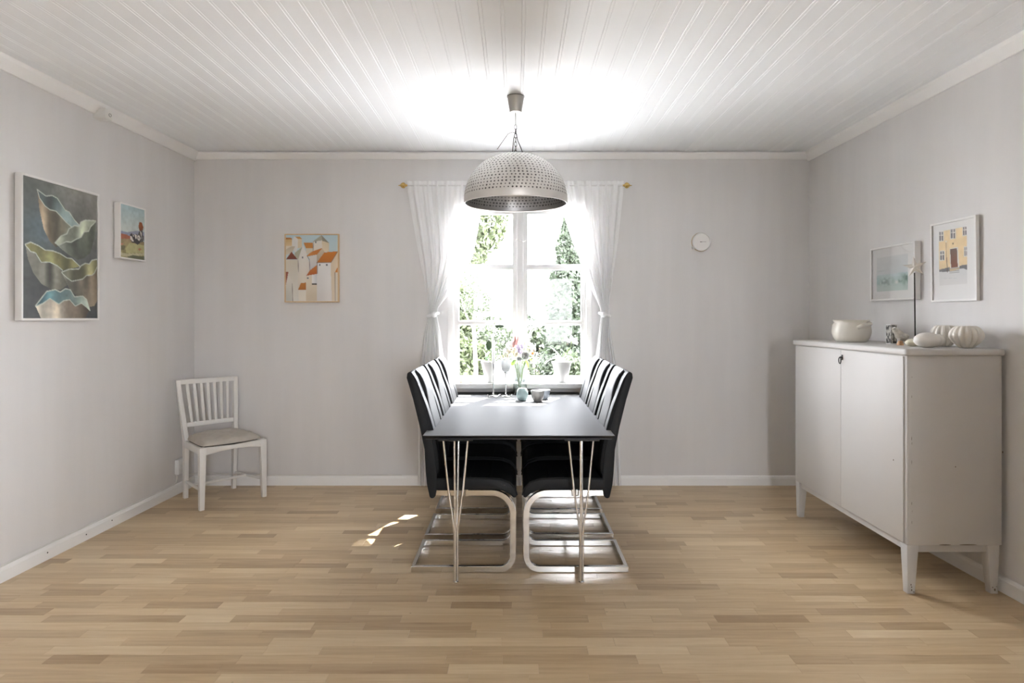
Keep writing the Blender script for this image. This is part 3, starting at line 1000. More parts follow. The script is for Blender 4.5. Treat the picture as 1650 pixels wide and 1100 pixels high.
obj('rim', glathe(rim_p, 96, closed=True), 'silver', shade)
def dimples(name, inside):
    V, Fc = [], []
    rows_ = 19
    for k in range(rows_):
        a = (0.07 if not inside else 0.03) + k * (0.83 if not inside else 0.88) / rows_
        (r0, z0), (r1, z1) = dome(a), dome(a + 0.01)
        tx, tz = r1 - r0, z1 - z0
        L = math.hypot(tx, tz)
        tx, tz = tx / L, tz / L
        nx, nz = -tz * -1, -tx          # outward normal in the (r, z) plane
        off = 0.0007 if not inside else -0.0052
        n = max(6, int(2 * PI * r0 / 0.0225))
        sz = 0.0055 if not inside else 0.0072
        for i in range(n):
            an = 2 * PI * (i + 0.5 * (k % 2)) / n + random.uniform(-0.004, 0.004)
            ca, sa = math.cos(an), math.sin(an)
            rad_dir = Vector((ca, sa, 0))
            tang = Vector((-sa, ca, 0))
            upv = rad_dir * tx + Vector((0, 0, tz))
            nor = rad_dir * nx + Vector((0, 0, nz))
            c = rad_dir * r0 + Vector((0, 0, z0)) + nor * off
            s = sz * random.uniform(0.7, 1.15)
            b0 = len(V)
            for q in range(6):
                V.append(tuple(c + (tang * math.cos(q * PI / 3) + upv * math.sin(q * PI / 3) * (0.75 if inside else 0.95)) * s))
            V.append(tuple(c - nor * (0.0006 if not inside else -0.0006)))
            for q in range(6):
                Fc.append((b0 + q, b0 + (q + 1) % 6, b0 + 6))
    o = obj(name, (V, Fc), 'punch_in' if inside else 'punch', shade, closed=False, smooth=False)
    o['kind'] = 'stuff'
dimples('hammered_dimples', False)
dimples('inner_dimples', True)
obj('socket', glathe([(0, -0.355), (0.016, -0.355), (0.02, -0.36), (0.02, -0.40), (0.0, -0.40)], 18), 'canopy', lamp)
# the shade hangs very slightly tipped towards the viewer
for ch in lamp.children:
    if ch.name.startswith('lamp_shade'):
        ch.rotation_euler = (math.radians(1.2), 0, 0)
        ch.location = (0, -math.sin(math.radians(1.2)) * 0.36 * -1, 0)

# ================================================================== SIDEBOARD
sb = thing('sideboard', 'white painted two-door sideboard on tapered legs against the right wall', 'sideboard', (1.865, 2.99, 0), 0.0)
SD, SL = 0.452, 1.205          # depth (x) and length (y)
ZB, ZT = 0.235, 1.140
body = [(0.022, 0.0), (SD, 0.0), (SD, SL), (0.022, SL), (0.004, SL - 0.006), (0.0, SL - 0.02), (0.0, 0.02), (0.004, 0.006)]
obj('body', gprism(body, 'z', ZB, ZT), 'cupboard', sb, bevel=0.003, angle=30)
top_o = [(-0.014, -0.004), (0.0, -0.018), (SD + 0.004, -0.018), (SD + 0.004, SL + 0.018), (0.0, SL + 0.018), (-0.014, SL + 0.004)]
obj('top_board', gprism(top_o, 'z', ZT, ZT + 0.033), 'cupboard', sb, bevel=0.011, seg=4, angle=60)
DX = -0.006
for a, b in ((0.024, SL / 2 - 0.0012), (SL / 2 + 0.0012, SL - 0.020)):
    d = obj('door', gbox(DX, 0.0, a, b, ZB + 0.004, ZT - 0.004), 'cupboard', sb, bevel=0.002)
    if a < 0.1:
        esc = obj('keyhole_plate', gbox(DX - 0.002, DX, b - 0.024, b - 0.008, ZT - 0.060, ZT - 0.030), 'iron', d, bevel=0.001)
        k = [(DX - 0.014, b - 0.016 + 0.012 * math.sin(q), ZT - 0.062 - 0.018 * math.cos(q)) for q in [2 * PI * i / 16 for i in range(17)]]
        obj('key', gmerge(gtube([(DX, b - 0.016, ZT - 0.044), (DX - 0.014, b - 0.016, ZT - 0.044)], 0.004, 8), gtube(k, 0.0028, 6, caps=False)), 'iron', d)
obj('apron', gmerge(gbox(0.016, 0.034, 0.03, SL - 0.03, 0.198, ZB), gbox(0.034, SD - 0.034, 0.016, 0.034, 0.198, ZB),
                    gbox(0.034, SD - 0.034, SL - 0.034, SL - 0.016, 0.198, ZB)), 'cupboard', sb, smooth=False)
def taper_leg(x, y, sx, sy):
    w0, w1, h = 0.056, 0.036, ZB
    v = []
    for z, w in ((0.0, w1), (0.03, w1 + 0.002), (h, w0)):
        o_ = (w0 - w) * 0.2
        x0 = x + (o_ if sx > 0 else -o_ - w) if True else 0
        y0 = y + (o_ if sy > 0 else -o_ - w)
        v += [(x0, y0, z), (x0 + w, y0, z), (x0 + w, y0 + w, z), (x0, y0 + w, z)]
    f = [(0, 1, 2, 3), (8, 11, 10, 9)]
    for k in (0, 4):
        for i in range(4):
            j = (i + 1) % 4
            f.append((k + i, k + j, k + 4 + j, k + 4 + i))
    return v, f
for x, sx in ((0.002, 1), (SD - 0.008, -1)):
    for y, sy in ((0.004, 1), (SL - 0.004, -1)):
        lg = obj('leg', taper_leg(x, y, sx, sy), 'cupboard', sb, bevel=0.003)
        cx_, cy_ = x + sx * 0.022, y + sy * 0.012
        if sy > 0:
            for q in range(4):
                zz = random.uniform(0.004, 0.05)
                obj('paint_chip', gellipsoid((x + sx * random.uniform(0.012, 0.036), y + 0.0042, zz), (random.uniform(0.002, 0.006), 0.0012, random.uniform(0.002, 0.008)), 8, 5), 'chip', lg)
for q in range(9):      # chipped paint down the near front corner
    zz = random.choice([random.uniform(0.3, 1.1), random.uniform(0.55, 0.75)])
    obj('paint_chip', gellipsoid((0.0225 + random.uniform(-0.002, 0.001), 0.0008, zz), (0.0011, 0.0011, random.uniform(0.003, 0.012)), 8, 5), 'chip', sb)
for x, z, a, b in ((0.23, 0.61, 0.003, 0.003), (0.29, 0.238, 0.045, 0.002), (0.18, 0.2375, 0.03, 0.002), (0.455, 0.68, 0.003, 0.005)):
    obj('paint_chip', gellipsoid((x, 0.0002, z), (a, 0.0012, b), 10, 5), 'chip', sb)
obj('paint_chip', gellipsoid((DX, 0.10, 0.62), (0.001, 0.004, 0.004), 8, 5), 'chip', sb)

# ---- things on the sideboard
ZS = ZT + 0.033
po = thing('stoneware_pot', 'cream round-bellied stoneware pot with ear handles on the sideboard', 'pot', (2.058, 3.85, ZS), math.radians(-78))
prof = [(0, 0), (0.078, 0), (0.084, 0.003), (0.101, 0.028), (0.110, 0.060), (0.107, 0.090), (0.098, 0.112), (0.0955, 0.122), (0.101, 0.130), (0.103, 0.134), (0.098, 0.135), (0.091, 0.124), (0.093, 0.112), (0.102, 0.088), (0.104, 0.06), (0.095, 0.03), (0.07, 0.012), (0, 0.012)]
obj('bowl', glathe(prof, 48), 'stoneware', po, angle=60)
for s in (-1, 1):
    hp = [(s * 0.098, -0.038, 0.088), (s * 0.120, -0.028, 0.100), (s * 0.131, 0, 0.108), (s * 0.120, 0.028, 0.112), (s * 0.092, 0.038, 0.114)]
    obj('handle', gtube(hp, [0.012, 0.012, 0.011, 0.012, 0.012], 10), 'stoneware', po)

# ================================================================== PICTURES (painted by a small rasteriser into a colour attribute)
class Art:
    def __init__(self, nx, ny, col):
        self.nx, self.ny = nx, ny
        self.U, self.V = np.meshgrid(np.linspace(0, 1, nx), np.linspace(0, 1, ny))
        self.img = np.zeros((ny, nx, 3))
        self.img[:] = np.array(col) / 255
        self.asp = ny / nx
    def noise(self, sx, sy, seed):
        r = np.random.default_rng(seed)
        g = r.uniform(-1, 1, (sy + 2, sx + 2))
        x, y = self.U * sx, self.V * sy
        i, j = np.floor(x).astype(int), np.floor(y).astype(int)
        fx, fy = x - i, y - j
        fx, fy = fx * fx * (3 - 2 * fx), fy * fy * (3 - 2 * fy)
        return (g[j, i] * (1 - fx) + g[j, i + 1] * fx) * (1 - fy) + (g[j + 1, i] * (1 - fx) + g[j + 1, i + 1] * fx) * fy
    def inside(self, pts):
        m = np.zeros(self.U.shape, bool)
        n = len(pts)
        for i in range(n):
            x0, y0 = pts[i]
            x1, y1 = pts[(i + 1) % n]
            if y0 == y1:
                continue
            c = ((self.V >= min(y0, y1)) & (self.V < max(y0, y1)))
            xi = x0 + (self.V - y0) * (x1 - x0) / (y1 - y0)
            m ^= c & (self.U < xi)
        return m
    def put(self, mask, col, a=1.0):
        """col: one colour, or (colour, colour, axis value 0..1)"""
        c = col if isinstance(col, np.ndarray) else np.array(col) / 255
        a = np.clip(mask.astype(float) * a, 0, 1)[..., None]
        self.img = self.img * (1 - a) + c * a
    def poly(self, pts, col, col2=None, axis='v', stripes=0, seed=1, dark=0.35, a=1.0):
        m = self.inside(pts)
        c1 = np.array(col) / 255
        c = np.zeros_like(self.img) + c1
        us = [p[0] for p in pts]
        vs2 = [p[1] for p in pts]
        if col2 is not None:
            t_ = (self.V - min(vs2)) / (max(vs2) - min(vs2)) if axis == 'v' else (self.U - min(us)) / (max(us) - min(us))
            t_ = np.clip(t_, 0, 1)[..., None]
            c = c1 * (1 - t_) + np.array(col2) / 255 * t_
        if stripes:
            s = self.noise(stripes, 3, seed)
            c = c * (1 + dark * s[..., None])
        self.put(m, np.clip(c, 0, 1), a)
    def line(self, pts, w, col, a=1.0):
        d = np.full(self.U.shape, 9.0)
        for (x0, y0), (x1, y1) in zip(pts[:-1], pts[1:]):
            dx, dy = x1 - x0, (y1 - y0) * self.asp
            L = dx * dx + dy * dy + 1e-9
            t_ = np.clip(((self.U - x0) * dx + (self.V - y0) * self.asp * dy) / L, 0, 1)
            d = np.minimum(d, np.hypot(self.U - x0 - t_ * dx, (self.V - y0) * self.asp - t_ * dy))
        self.put(np.clip((w - d) / (w * 0.5), 0, 1), col, a)
    def spot(self, u, v, ru, rv, col, a=1.0, soft=0.4):
        d = np.hypot((self.U - u) / ru, (self.V - v) / rv)
        self.put(np.clip((1 - d) / soft, 0, 1), col, a)
    def mesh(self, name, w, h, y, mat, gain=1.0):
        """picture plane facing -y, centred on the origin"""
        nx, ny = self.nx, self.ny
        X = (self.U - 0.5) * w
        Z = (0.5 - self.V) * h
        V = np.stack([X, np.full_like(X, y), Z], -1).reshape(-1, 3)
        idx = np.arange(nx * ny).reshape(ny, nx)
        F_ = np.stack([idx[:-1, :-1], idx[1:, :-1], idx[1:, 1:], idx[:-1, 1:]], -1).reshape(-1, 4)
        me = bpy.data.meshes.new(name)
        me.from_pydata(V.tolist(), [], F_.tolist())
        c = np.clip(self.img, 0, 1)
        lin = np.where(c <= 0.04045, c / 12.92, ((c + 0.055) / 1.055) ** 2.4) * gain
        ca = np.ones((nx * ny, 4), dtype=np.float32)
        ca[:, :3] = lin.reshape(-1, 3)
        at_ = me.attributes.new('Col', 'FLOAT_COLOR', 'POINT')
        at_.data.foreach_set('color', ca.ravel())
        me.materials.append(M[mat])
        return me

def quad(xl, xr, tl, tr, bl_, br_):
    """pixel coordinates measured on a picture seen at a slant -> (u, v)"""
    def q(p):
        u = (p[0] - xl) / (xr - xl)
        t_, b_ = tl + (tr - tl) * u, bl_ + (br_ - bl_) * u
        return (u, (p[1] - t_) / (b_ - t_))
    return lambda pts: [q(p) for p in pts]

def frame_ring(w, h, bar, d0, d1):
    """rectangular frame of four mitred bars, outer size w x h, between depths y = -d0 and y = -d1"""
    o_ = [(-w / 2, -h / 2), (w / 2, -h / 2), (w / 2, h / 2), (-w / 2, h / 2)]
    i_ = [(x - math.copysign(bar, x), z - math.copysign(bar, z)) for x, z in o_]
    v = [(x, -d0, z) for x, z in o_] + [(x, -d1, z) for x, z in o_] + [(x, -d1, z) for x, z in i_] + [(x, -d0, z) for x, z in i_]
    f = []
    for k in range(4):
        j = (k + 1) % 4
        f += [(k, j, 4 + j, 4 + k), (4 + k, 4 + j, 8 + j, 8 + k), (8 + k, 8 + j, 12 + j, 12 + k), (12 + k, 12 + j, j, k)]
    return v, f

def art_obj(name, me, parent):
    o = bpy.data.objects.new(name, me)
    COL.objects.link(o)
    o.parent = parent
    return o

def canvas_picture(name, label, loc, rz, w, h, d, art, bar, frame_mat):
    t = thing(name, label, 'painting', loc, rz)
    obj('frame', frame_ring(w, h, bar, 0.004, d), frame_mat, t, bevel=0.001, seg=1)
    art_obj('canvas', art.mesh('canvas', w - 2 * bar, h - 2 * bar, -d + 0.006, 'paint', 0.9), t)
    obj('backing', gbox(-w / 2 + bar, w / 2 - bar, -d + 0.008, -0.006, -h / 2 + bar, h / 2 - bar), 'mount', t)
    return t

# --- painting of shell-like bowls
A = Art(150, 200, (92, 98, 98))
n1, n2 = A.noise(4, 5, 3), A.noise(9, 11, 4)
base = np.zeros_like(A.img)
U, Vv = A.U[..., None], A.V[..., None]
top = np.array((112, 118, 114)) / 255 * (1 - U) + np.array((150, 148, 142)) / 255 * U
bot = np.array((74, 78, 80)) / 255
base = top * (1 - np.clip(Vv * 1.25, 0, 1)) + bot * np.clip(Vv * 1.25, 0, 1)
blue = np.exp(-(((A.U - 0.22) / 0.25) ** 2 + ((A.V - 0.36) / 0.16) ** 2))[..., None]
base = base * (1 - 0.55 * blue) + np.array((112, 138, 152)) / 255 * 0.55 * blue
A.img = np.clip(base * (1 + 0.10 * n1[..., None] + 0.06 * n2[..., None]), 0, 1)
Q = quad(100, 612, 55, 205, 1058, 1062)
RIMC = (205, 212, 200)
def shell(inner, front, body, cin, cin2, cb, cb2, seed, ax='u'):
    A.poly(Q(inner + front[::-1]), cin, cin2, 'u', 9, seed, 0.42)
    A.poly(Q(front + body), cb, cb2, ax, 12, seed + 1, 0.45)
    A.line(Q(inner), 0.0075, RIMC, 0.95)
    A.line(Q(front), 0.0065, RIMC, 0.95)
shell([(190, 155), (245, 200), (285, 195), (320, 215), (345, 255), (375, 300), (400, 310), (440, 370), (480, 412)],
      [(190, 155), (205, 215), (240, 270), (270, 295), (310, 305), (350, 350), (380, 385), (418, 418)],
      [(430, 470), (400, 520), (310, 560), (270, 520), (230, 430), (205, 300)], (92, 104, 104), (168, 190, 190), (178, 158, 132), (92, 98, 88), 11)
shell([(305, 527), (345, 480), (385, 465), (400, 430), (440, 408), (475, 415), (485, 385), (520, 372), (600, 378)],
      [(305, 530), (330, 546), (380, 520), (415, 525), (450, 505), (490, 490), (510, 455), (545, 450), (560, 420), (600, 385)],
      [(590, 500), (560, 600), (510, 640), (460, 648), (400, 615), (350, 575)], (176, 184, 166), (168, 176, 158), (150, 158, 146), (84, 90, 78), 21)
shell([(118, 540), (150, 525), (200, 550), (240, 580), (290, 585), (340, 605), (385, 635), (420, 640), (480, 697)],
      [(118, 545), (150, 590), (180, 600), (215, 665), (270, 665), (320, 690), (355, 722)],
      [(385, 830), (340, 860), (280, 855), (220, 820), (165, 740), (135, 650)], (120, 120, 82), (150, 148, 104), (168, 168, 156), (96, 96, 86), 31)
shell([(350, 735), (400, 715), (470, 715), (490, 690), (520, 675), (550, 680), (570, 655), (612, 648)],
      [(350, 740), (385, 775), (420, 800), (465, 792), (500, 785), (530, 760), (570, 760), (590, 745), (612, 702)],
      [(612, 940), (590, 975), (540, 985), (450, 900), (400, 850)], (88, 92, 84), (178, 174, 126), (158, 160, 148), (130, 116, 98), 41)
shell([(180, 970), (215, 920), (250, 870), (305, 858), (340, 875), (375, 852), (410, 860), (440, 910), (500, 905), (530, 930), (555, 1005)],
      [(180, 975), (225, 955), (270, 920), (330, 960), (365, 935), (405, 930), (445, 975), (490, 955), (530, 985), (555, 1008)],
      [(540, 1020), (520, 1062), (215, 1062)], (92, 148, 166), (196, 206, 190), (214, 208, 192), (104, 90, 76), 51)
A.img = np.clip(A.img * (1 + 0.045 * A.noise(38, 46, 61)[..., None] + 0.045 * A.noise(16, 40, 62)[..., None]), 0, 1)
canvas_picture('shell_painting', 'large white-framed painting of five scalloped shell bowls on the left wall', (XL(3.506), 3.506, 1.687), RL, 0.585, 0.762, 0.040, A, 0.012, 'frame_white')

# --- small landscape with cows
A = Art(64, 84, (188, 205, 208))
A.poly([(0, 0), (1, 0), (1, 0.5), (0, 0.5)], (176, 200, 206), (205, 212, 206))
Q = quad(140, 508, 155, 262, 950, 1010)
A.poly(Q([(140, 560), (250, 585), (400, 565), (508, 590), (508, 660), (140, 660)]), (150, 155, 178))
A.poly(Q([(140, 600), (260, 640), (508, 640), (508, 720), (140, 720)]), (120, 112, 120))
A.poly(Q([(140, 600), (290, 640), (290, 690), (140, 690)]), (176, 108, 84))
A.poly(Q([(140, 680), (330, 690), (508, 740), (508, 1020), (140, 960)]), (150, 132, 100), (160, 156, 108), 'v', 4, 5, 0.15)
A.poly(Q([(220, 830), (280, 740), (508, 790), (508, 900), (230, 900)]), (186, 182, 132))
A.poly(Q([(140, 740), (195, 750), (170, 775), (140, 772)]), (205, 140, 118))
A.poly(Q([(140, 780), (220, 790), (200, 850), (140, 850)]), (120, 116, 86))
A.poly(Q([(140, 880), (230, 905), (508, 905), (508, 940), (230, 950), (140, 930)]), (196, 190, 156))
A.poly(Q([(250, 950), (330, 930), (508, 955), (508, 1020), (260, 980)]), (104, 106, 82))
A.poly(Q([(405, 840), (440, 825), (470, 850), (430, 865)]), (186, 128, 96))
A.poly(Q([(415, 500), (430, 440), (470, 450), (495, 520), (480, 570), (430, 560)]), (168, 92, 48), (142, 84, 56))
A.poly(Q([(400, 640), (430, 570), (480, 560), (490, 740), (400, 740)]), (92, 90, 92))
A.poly(Q([(285, 620), (310, 600), (345, 625), (390, 615), (410, 650), (440, 640), (450, 700), (440, 755), (400, 775), (360, 750), (310, 735), (290, 690)]), (62, 60, 62))
for p_ in ([(290, 640), (310, 650), (345, 720), (325, 730), (292, 690)], [(355, 620), (390, 625), (385, 690), (365, 680)], [(325, 615), (345, 640), (335, 660)], [(440, 570), (465, 600), (468, 690), (455, 640)]):
    A.poly(Q(p_), (226, 222, 214))
A.line(Q([(405, 650), (425, 648), (440, 680), (425, 705), (408, 690), (405, 655)]), 0.03, (226, 222, 214))
A.img = np.clip(A.img * (1 + 0.05 * A.noise(14, 18, 8)[..., None]), 0, 1)
canvas_picture('cow_painting', 'small white-framed painting of black and white cows in a field', (XL(4.122), 4.122, 1.880), RL, 0.270, 0.357, 0.042, A, 0.009, 'frame_white')

# --- houses with orange roofs
A = Art(116, 144, (232, 226, 216))
A.poly([(0, 0), (1, 0), (1, 0.4), (0, 0.4)], (190, 212, 220), (205, 220, 222))
Q = quad(205, 780, 205, 205, 918, 918)
WH, CRM, OR = (232, 229, 224), (222, 206, 178), (200, 124, 52)
def ph(p_, c, c2=None, ax='v'): A.poly(Q(p_), c, c2, ax, 6, int(p_[0][0]) % 97, 0.04)
ph([(205, 240), (275, 240), (275, 330), (205, 330)], (216, 178, 120), (225, 200, 160))
ph([(205, 232), (275, 236), (270, 250), (205, 250)], (190, 130, 70))
ph([(275, 260), (300, 220), (335, 245), (338, 340), (310, 400), (270, 330)], WH)
ph([(305, 222), (360, 220), (385, 245), (340, 248)], (204, 150, 84))
ph([(338, 248), (382, 246), (380, 340), (335, 350)], CRM)
ph([(205, 330), (310, 325), (270, 400), (205, 420)], (196, 182, 160), (214, 204, 186))
ph([(205, 325), (285, 318), (205, 360)], (226, 214, 196))
ph([(400, 288), (510, 288), (510, 345), (425, 345)], (204, 136, 62))
ph([(425, 345), (505, 345), (505, 400), (430, 410)], (216, 206, 186))
ph([(505, 275), (600, 250), (612, 260), (612, 370), (505, 380)], WH, (236, 224, 208))
ph([(600, 255), (682, 290), (684, 385), (612, 385)], (214, 196, 166), (224, 210, 184))
ph([(500, 278), (598, 206), (612, 262)], (176, 172, 156))
ph([(598, 206), (686, 292), (608, 268)], (150, 146, 132))
ph([(300, 400), (385, 335), (340, 470), (310, 460)], (176, 176, 150), (190, 186, 166))
ph([(340, 470), (395, 312), (440, 420), (462, 500), (465, 620), (430, 720), (345, 800), (335, 500)], (226, 224, 222), (226, 214, 196))
ph([(435, 425), (500, 380), (608, 345), (550, 415), (450, 435)], (214, 142, 72), (196, 118, 52), 'u')
ph([(465, 440), (550, 415), (555, 560), (465, 590)], (226, 220, 212), (206, 204, 206))
ph([(550, 415), (608, 345), (640, 400), (550, 500)], (206, 190, 164), (180, 166, 146))
ph([(205, 470), (335, 470), (345, 800), (350, 918), (280, 918), (205, 918)], (216, 208, 192), (224, 222, 214))
ph([(205, 468), (268, 385), (335, 468)], (140, 74, 48), (120, 62, 44))
ph([(205, 600), (235, 600), (205, 740)], (156, 92, 72))
ph([(205, 740), (240, 640), (280, 720), (280, 918), (205, 918)], (228, 222, 212), (200, 200, 192))
ph([(430, 645), (470, 585), (552, 525), (552, 625), (500, 632)], (206, 130, 54), (178, 92, 40), 'v')
ph([(430, 650), (552, 630), (552, 918), (430, 918)], (226, 216, 198), (222, 206, 182))
ph([(495, 632), (552, 628), (552, 730), (495, 730)], (236, 234, 232), (210, 210, 212), 'u')
ph([(495, 728), (552, 728), (552, 742), (495, 740)], (70, 64, 56))
ph([(340, 795), (372, 720), (428, 718), (426, 798)], (190, 124, 56), (170, 104, 44))
ph([(345, 800), (428, 800), (428, 918), (350, 918)], (228, 222, 210))
ph([(700, 500), (780, 380), (780, 918), (712, 918)], (224, 206, 178), (228, 214, 194))
ph([(550, 505), (700, 503), (714, 918), (550, 918)], (234, 232, 230), (226, 222, 220))
ph([(545, 503), (630, 392), (780, 380), (705, 500)], (206, 128, 48), (190, 112, 40))
ph([(748, 605), (780, 545), (780, 608)], (206, 130, 54))
ph([(752, 612), (780, 610), (780, 918), (752, 918)], (230, 220, 204))
for x, yv in ((580, 525), (657, 525), (390, 445), (448, 668), (536, 280)):
    A.poly(Q([(x - 9, yv - 9), (x + 9, yv - 9), (x + 9, yv + 10), (x - 9, yv + 10)]), (120, 120, 124))
for p_ in ([(440, 430), (465, 470), (470, 580)], [(340, 480), (345, 600)], [(552, 500), (552, 620)], [(545, 503), (705, 500), (780, 380)], [(275, 730), (282, 918)], [(748, 610), (750, 918)], [(505, 380), (510, 280)]):
    A.line(Q(p_), 0.008, (110, 100, 90), 0.7)
canvas_picture('house_painting', 'oak-framed painting of white houses with orange roofs on the back wall', (-1.607, YB, 1.711), 0.0, 0.427, 0.538, 0.030, A, 0.009, 'oak')

def framed_print(name, label, loc, rz, w, h, d, bar, art, iw, ih, ix, iz, tilt=0.0):
    t = thing(name, label, 'picture', loc, rz)
    t.rotation_euler = (tilt, 0, rz)
    obj('frame', frame_ring(w, h, bar, 0.003, d), 'frame_white', t, bevel=0.0012, seg=1)
    mt = obj('mount', gbox(-w / 2 + bar, w / 2 - bar, -d + 0.009, -0.004, -h / 2 + bar, h / 2 - bar), 'mount', t)
    p_ = art_obj('print', art.mesh('print', iw, ih, -d + 0.0084, 'print'), t)
    p_.location = (ix, 0, iz)
    obj('glazing', gbox(-w / 2 + bar, w / 2 - bar, -d + 0.004, -d + 0.006, -h / 2 + bar, h / 2 - bar), 'picture_glass', t)
    return t

# --- winter facade in yellow
A = Art(72, 116, (232, 203, 150))
Q = quad(168, 462, 270, 212, 875, 860)
A.poly([(0, 0), (1, 0), (1, 1), (0, 1)], (238, 214, 170), (228, 202, 158))
n1 = A.noise(10, 14, 4)
A.img = np.clip(A.img * (1 + 0.03 * n1[..., None]), 0, 1)
def pane_win(x0, x1, ya, yb_, slope):
    s = lambda x, y: (x, y + slope * (x - x0))
    A.poly(Q([s(x0 - 6, ya - 8), s(x1 + 6, ya - 8), s(x1 + 6, yb_ + 6), s(x0 - 6, yb_ + 6)]), (226, 222, 214))
    m_ = (x0 + x1) / 2
    c = ya + (yb_ - ya) * 0.38
    for a_, b_ in ((x0 + 2, m_ - 4), (m_ + 4, x1 - 2)):
        A.poly(Q([s(a_, ya + 3), s(b_, ya + 3), s(b_, c - 4), s(a_, c - 4)]), (132, 130, 132))
        A.poly(Q([s(a_, c + 5), s(b_, c + 5), s(b_, yb_ - 3), s(a_, yb_ - 3)]), (112, 108, 110))
pane_win(172, 218, 270, 375, -0.1)
pane_win(298, 345, 240, 350, -0.15)
pane_win(425, 460, 215, 315, -0.15)
pane_win(180, 226, 488, 590, -0.05)
pane_win(436, 470, 448, 548, -0.1)
A.poly(Q([(150, 698), (280, 668), (280, 730), (150, 740)]), (120, 120, 122))
A.poly(Q([(385, 655), (475, 640), (475, 710), (385, 715)]), (126, 126, 128))
A.poly(Q([(284, 462), (372, 440), (384, 672), (290, 690)]), (226, 222, 216))
A.poly(Q([(290, 466), (362, 452), (368, 668), (298, 676)]), (112, 92, 82), (130, 74, 44))
A.poly(Q([(150, 722), (300, 715), (390, 690), (430, 688), (478, 712), (478, 890), (150, 890)]), (214, 214, 214), (222, 220, 218))
for yv in (680, 695, 712, 730):
    A.line(Q([(282, yv + 3), (382, yv - 6)]), 0.010, (110, 112, 112), 0.8)
A.line(Q([(246, 395), (252, 560)]), 0.008, (110, 92, 78), 0.9)
A.line(Q([(252, 560), (258, 722)]), 0.016, (98, 80, 66), 0.9)
A.spot(0.27, 0.2, 0.035, 0.02, (232, 226, 214))
A.spot(0.52, 0.26, 0.03, 0.02, (120, 100, 80))
A.line(Q([(190, 790), (350, 795)]), 0.006, (184, 190, 192), 0.7)
framed_print('facade_print', 'white-framed print of a yellow house front in snow on the right wall', (XR(3.337) - 0.002, 3.337, 1.625), RR, 0.340, 0.434, 0.022, 0.011, A, 0.208, 0.296, -0.008, 0.020, tilt=0.012)

# --- pale sea landscape
A = Art(104, 80, (206, 212, 214))
A.poly([(0, 0), (1, 0), (1, 0.55), (0, 0.55)], (214, 216, 216), (200, 208, 210))
n1, n2 = A.noise(6, 5, 9), A.noise(22, 16, 10)
A.poly([(0, 0.52), (1, 0.50), (1, 1), (0, 1)], (182, 204, 204), (186, 204, 196))
low = (A.V > 0.52).astype(float)
blot = np.clip(np.exp(-(((A.U - 0.30) / 0.22) ** 2 + ((A.V - 0.72) / 0.10) ** 2)) + np.exp(-(((A.U - 0.95) / 0.13) ** 2 + ((A.V - 0.70) / 0.14) ** 2)) + 0.6 * np.exp(-(((A.U - 0.74) / 0.06) ** 2 + ((A.V - 0.74) / 0.05) ** 2)), 0, 1)
A.put(np.clip(blot * (0.75 + 0.9 * n2), 0, 1) * low, (104, 134, 122))
A.spot(0.02, 0.66, 0.14, 0.18, (150, 190, 190), 0.7, 0.9)
A.spot(0.66, 0.76, 0.08, 0.07, (226, 226, 218), 0.9, 0.8)
A.spot(0.15, 0.40, 0.17, 0.03, (176, 188, 188), 0.8, 0.8)
A.spot(0.6, 0.55, 0.2, 0.07, (206, 216, 222), 0.7, 0.9)
A.img = np.clip(A.img * (1 + 0.02 * n1[..., None]), 0, 1)
framed_print('seascape_print', 'white box-framed print of a pale green shore on the right wall', (XR(3.84), 3.84, 1.597), RR, 0.442, 0.337, 0.038, 0.011, A, 0.310, 0.215, -0.010, -0.004)

# ================================================================== more on the sideboard
# folded photo card with two black and white pictures
def bw(seed):
    a = Art(22, 44, (150, 148, 142))
    s = a.noise(4, 6, seed)
    s2 = a.noise(9, 14, seed + 1)
    c = np.clip(0.46 + 0.42 * s + 0.30 * s2, 0.08, 0.85)
    a.img = np.repeat(c[..., None], 3, 2) * np.array((1.0, 0.985, 0.94))
    return a
pc = thing('photo_card', 'small folded card with black and white photographs standing on the sideboard', 'photo card', (2.118, 3.545, ZS), math.radians(-38))
for s, sd in ((-1, 5), (1, 9)):
    pn = obj('card_panel', gbox(-0.032 if s < 0 else 0.0, 0.0 if s < 0 else 0.032, 0.0, 0.002, 0.0, 0.110), 'mount', pc)
    pn.rotation_euler = (0, 0, s * math.radians(-32) * -1)
    ph_ = art_obj('photograph', bw(sd).mesh('photograph', 0.030, 0.102, -0.0006, 'print', 0.8), pn)
    ph_.location = (s * 0.016, 0, 0.055)

# speckled bird on a turned peg
bd = thing('bird_figurine', 'speckled plaster bird figurine on a small wooden peg', 'figurine', (2.058, 3.36, ZS), math.radians(20))
obj('peg', glathe([(0, 0), (0.016, 0), (0.017, 0.006), (0.013, 0.016), (0.010, 0.024), (0, 0.024)], 18), 'wood_peg', bd)
spine = [(-0.052, 0.0, 0.089), (-0.046, 0.0, 0.088), (-0.034, 0.0, 0.082), (-0.018, 0.0, 0.066), (0.002, 0.0, 0.050), (0.022, 0.0, 0.040), (0.042, 0.0, 0.031), (0.056, 0.0, 0.026)]
obj('bird_body', gtube(spine, [0.002, 0.012, 0.0155, 0.0195, 0.024, 0.019, 0.011, 0.004], 14), 'feather', bd)
obj('beak', gtube([(-0.050, 0, 0.088), (-0.066, 0, 0.086)], [0.004, 0.0008], 8), 'soap', bd)
for s in (-1, 1):
    obj('wing', gellipsoid((0.012, s * 0.017, 0.049), (0.034, 0.007, 0.015), 14, 8), 'feather', bd, rot=None)
    obj('eye', gellipsoid((-0.041, s * 0.0105, 0.089), (0.0022, 0.0022, 0.0022), 8, 6), 'iron', bd)

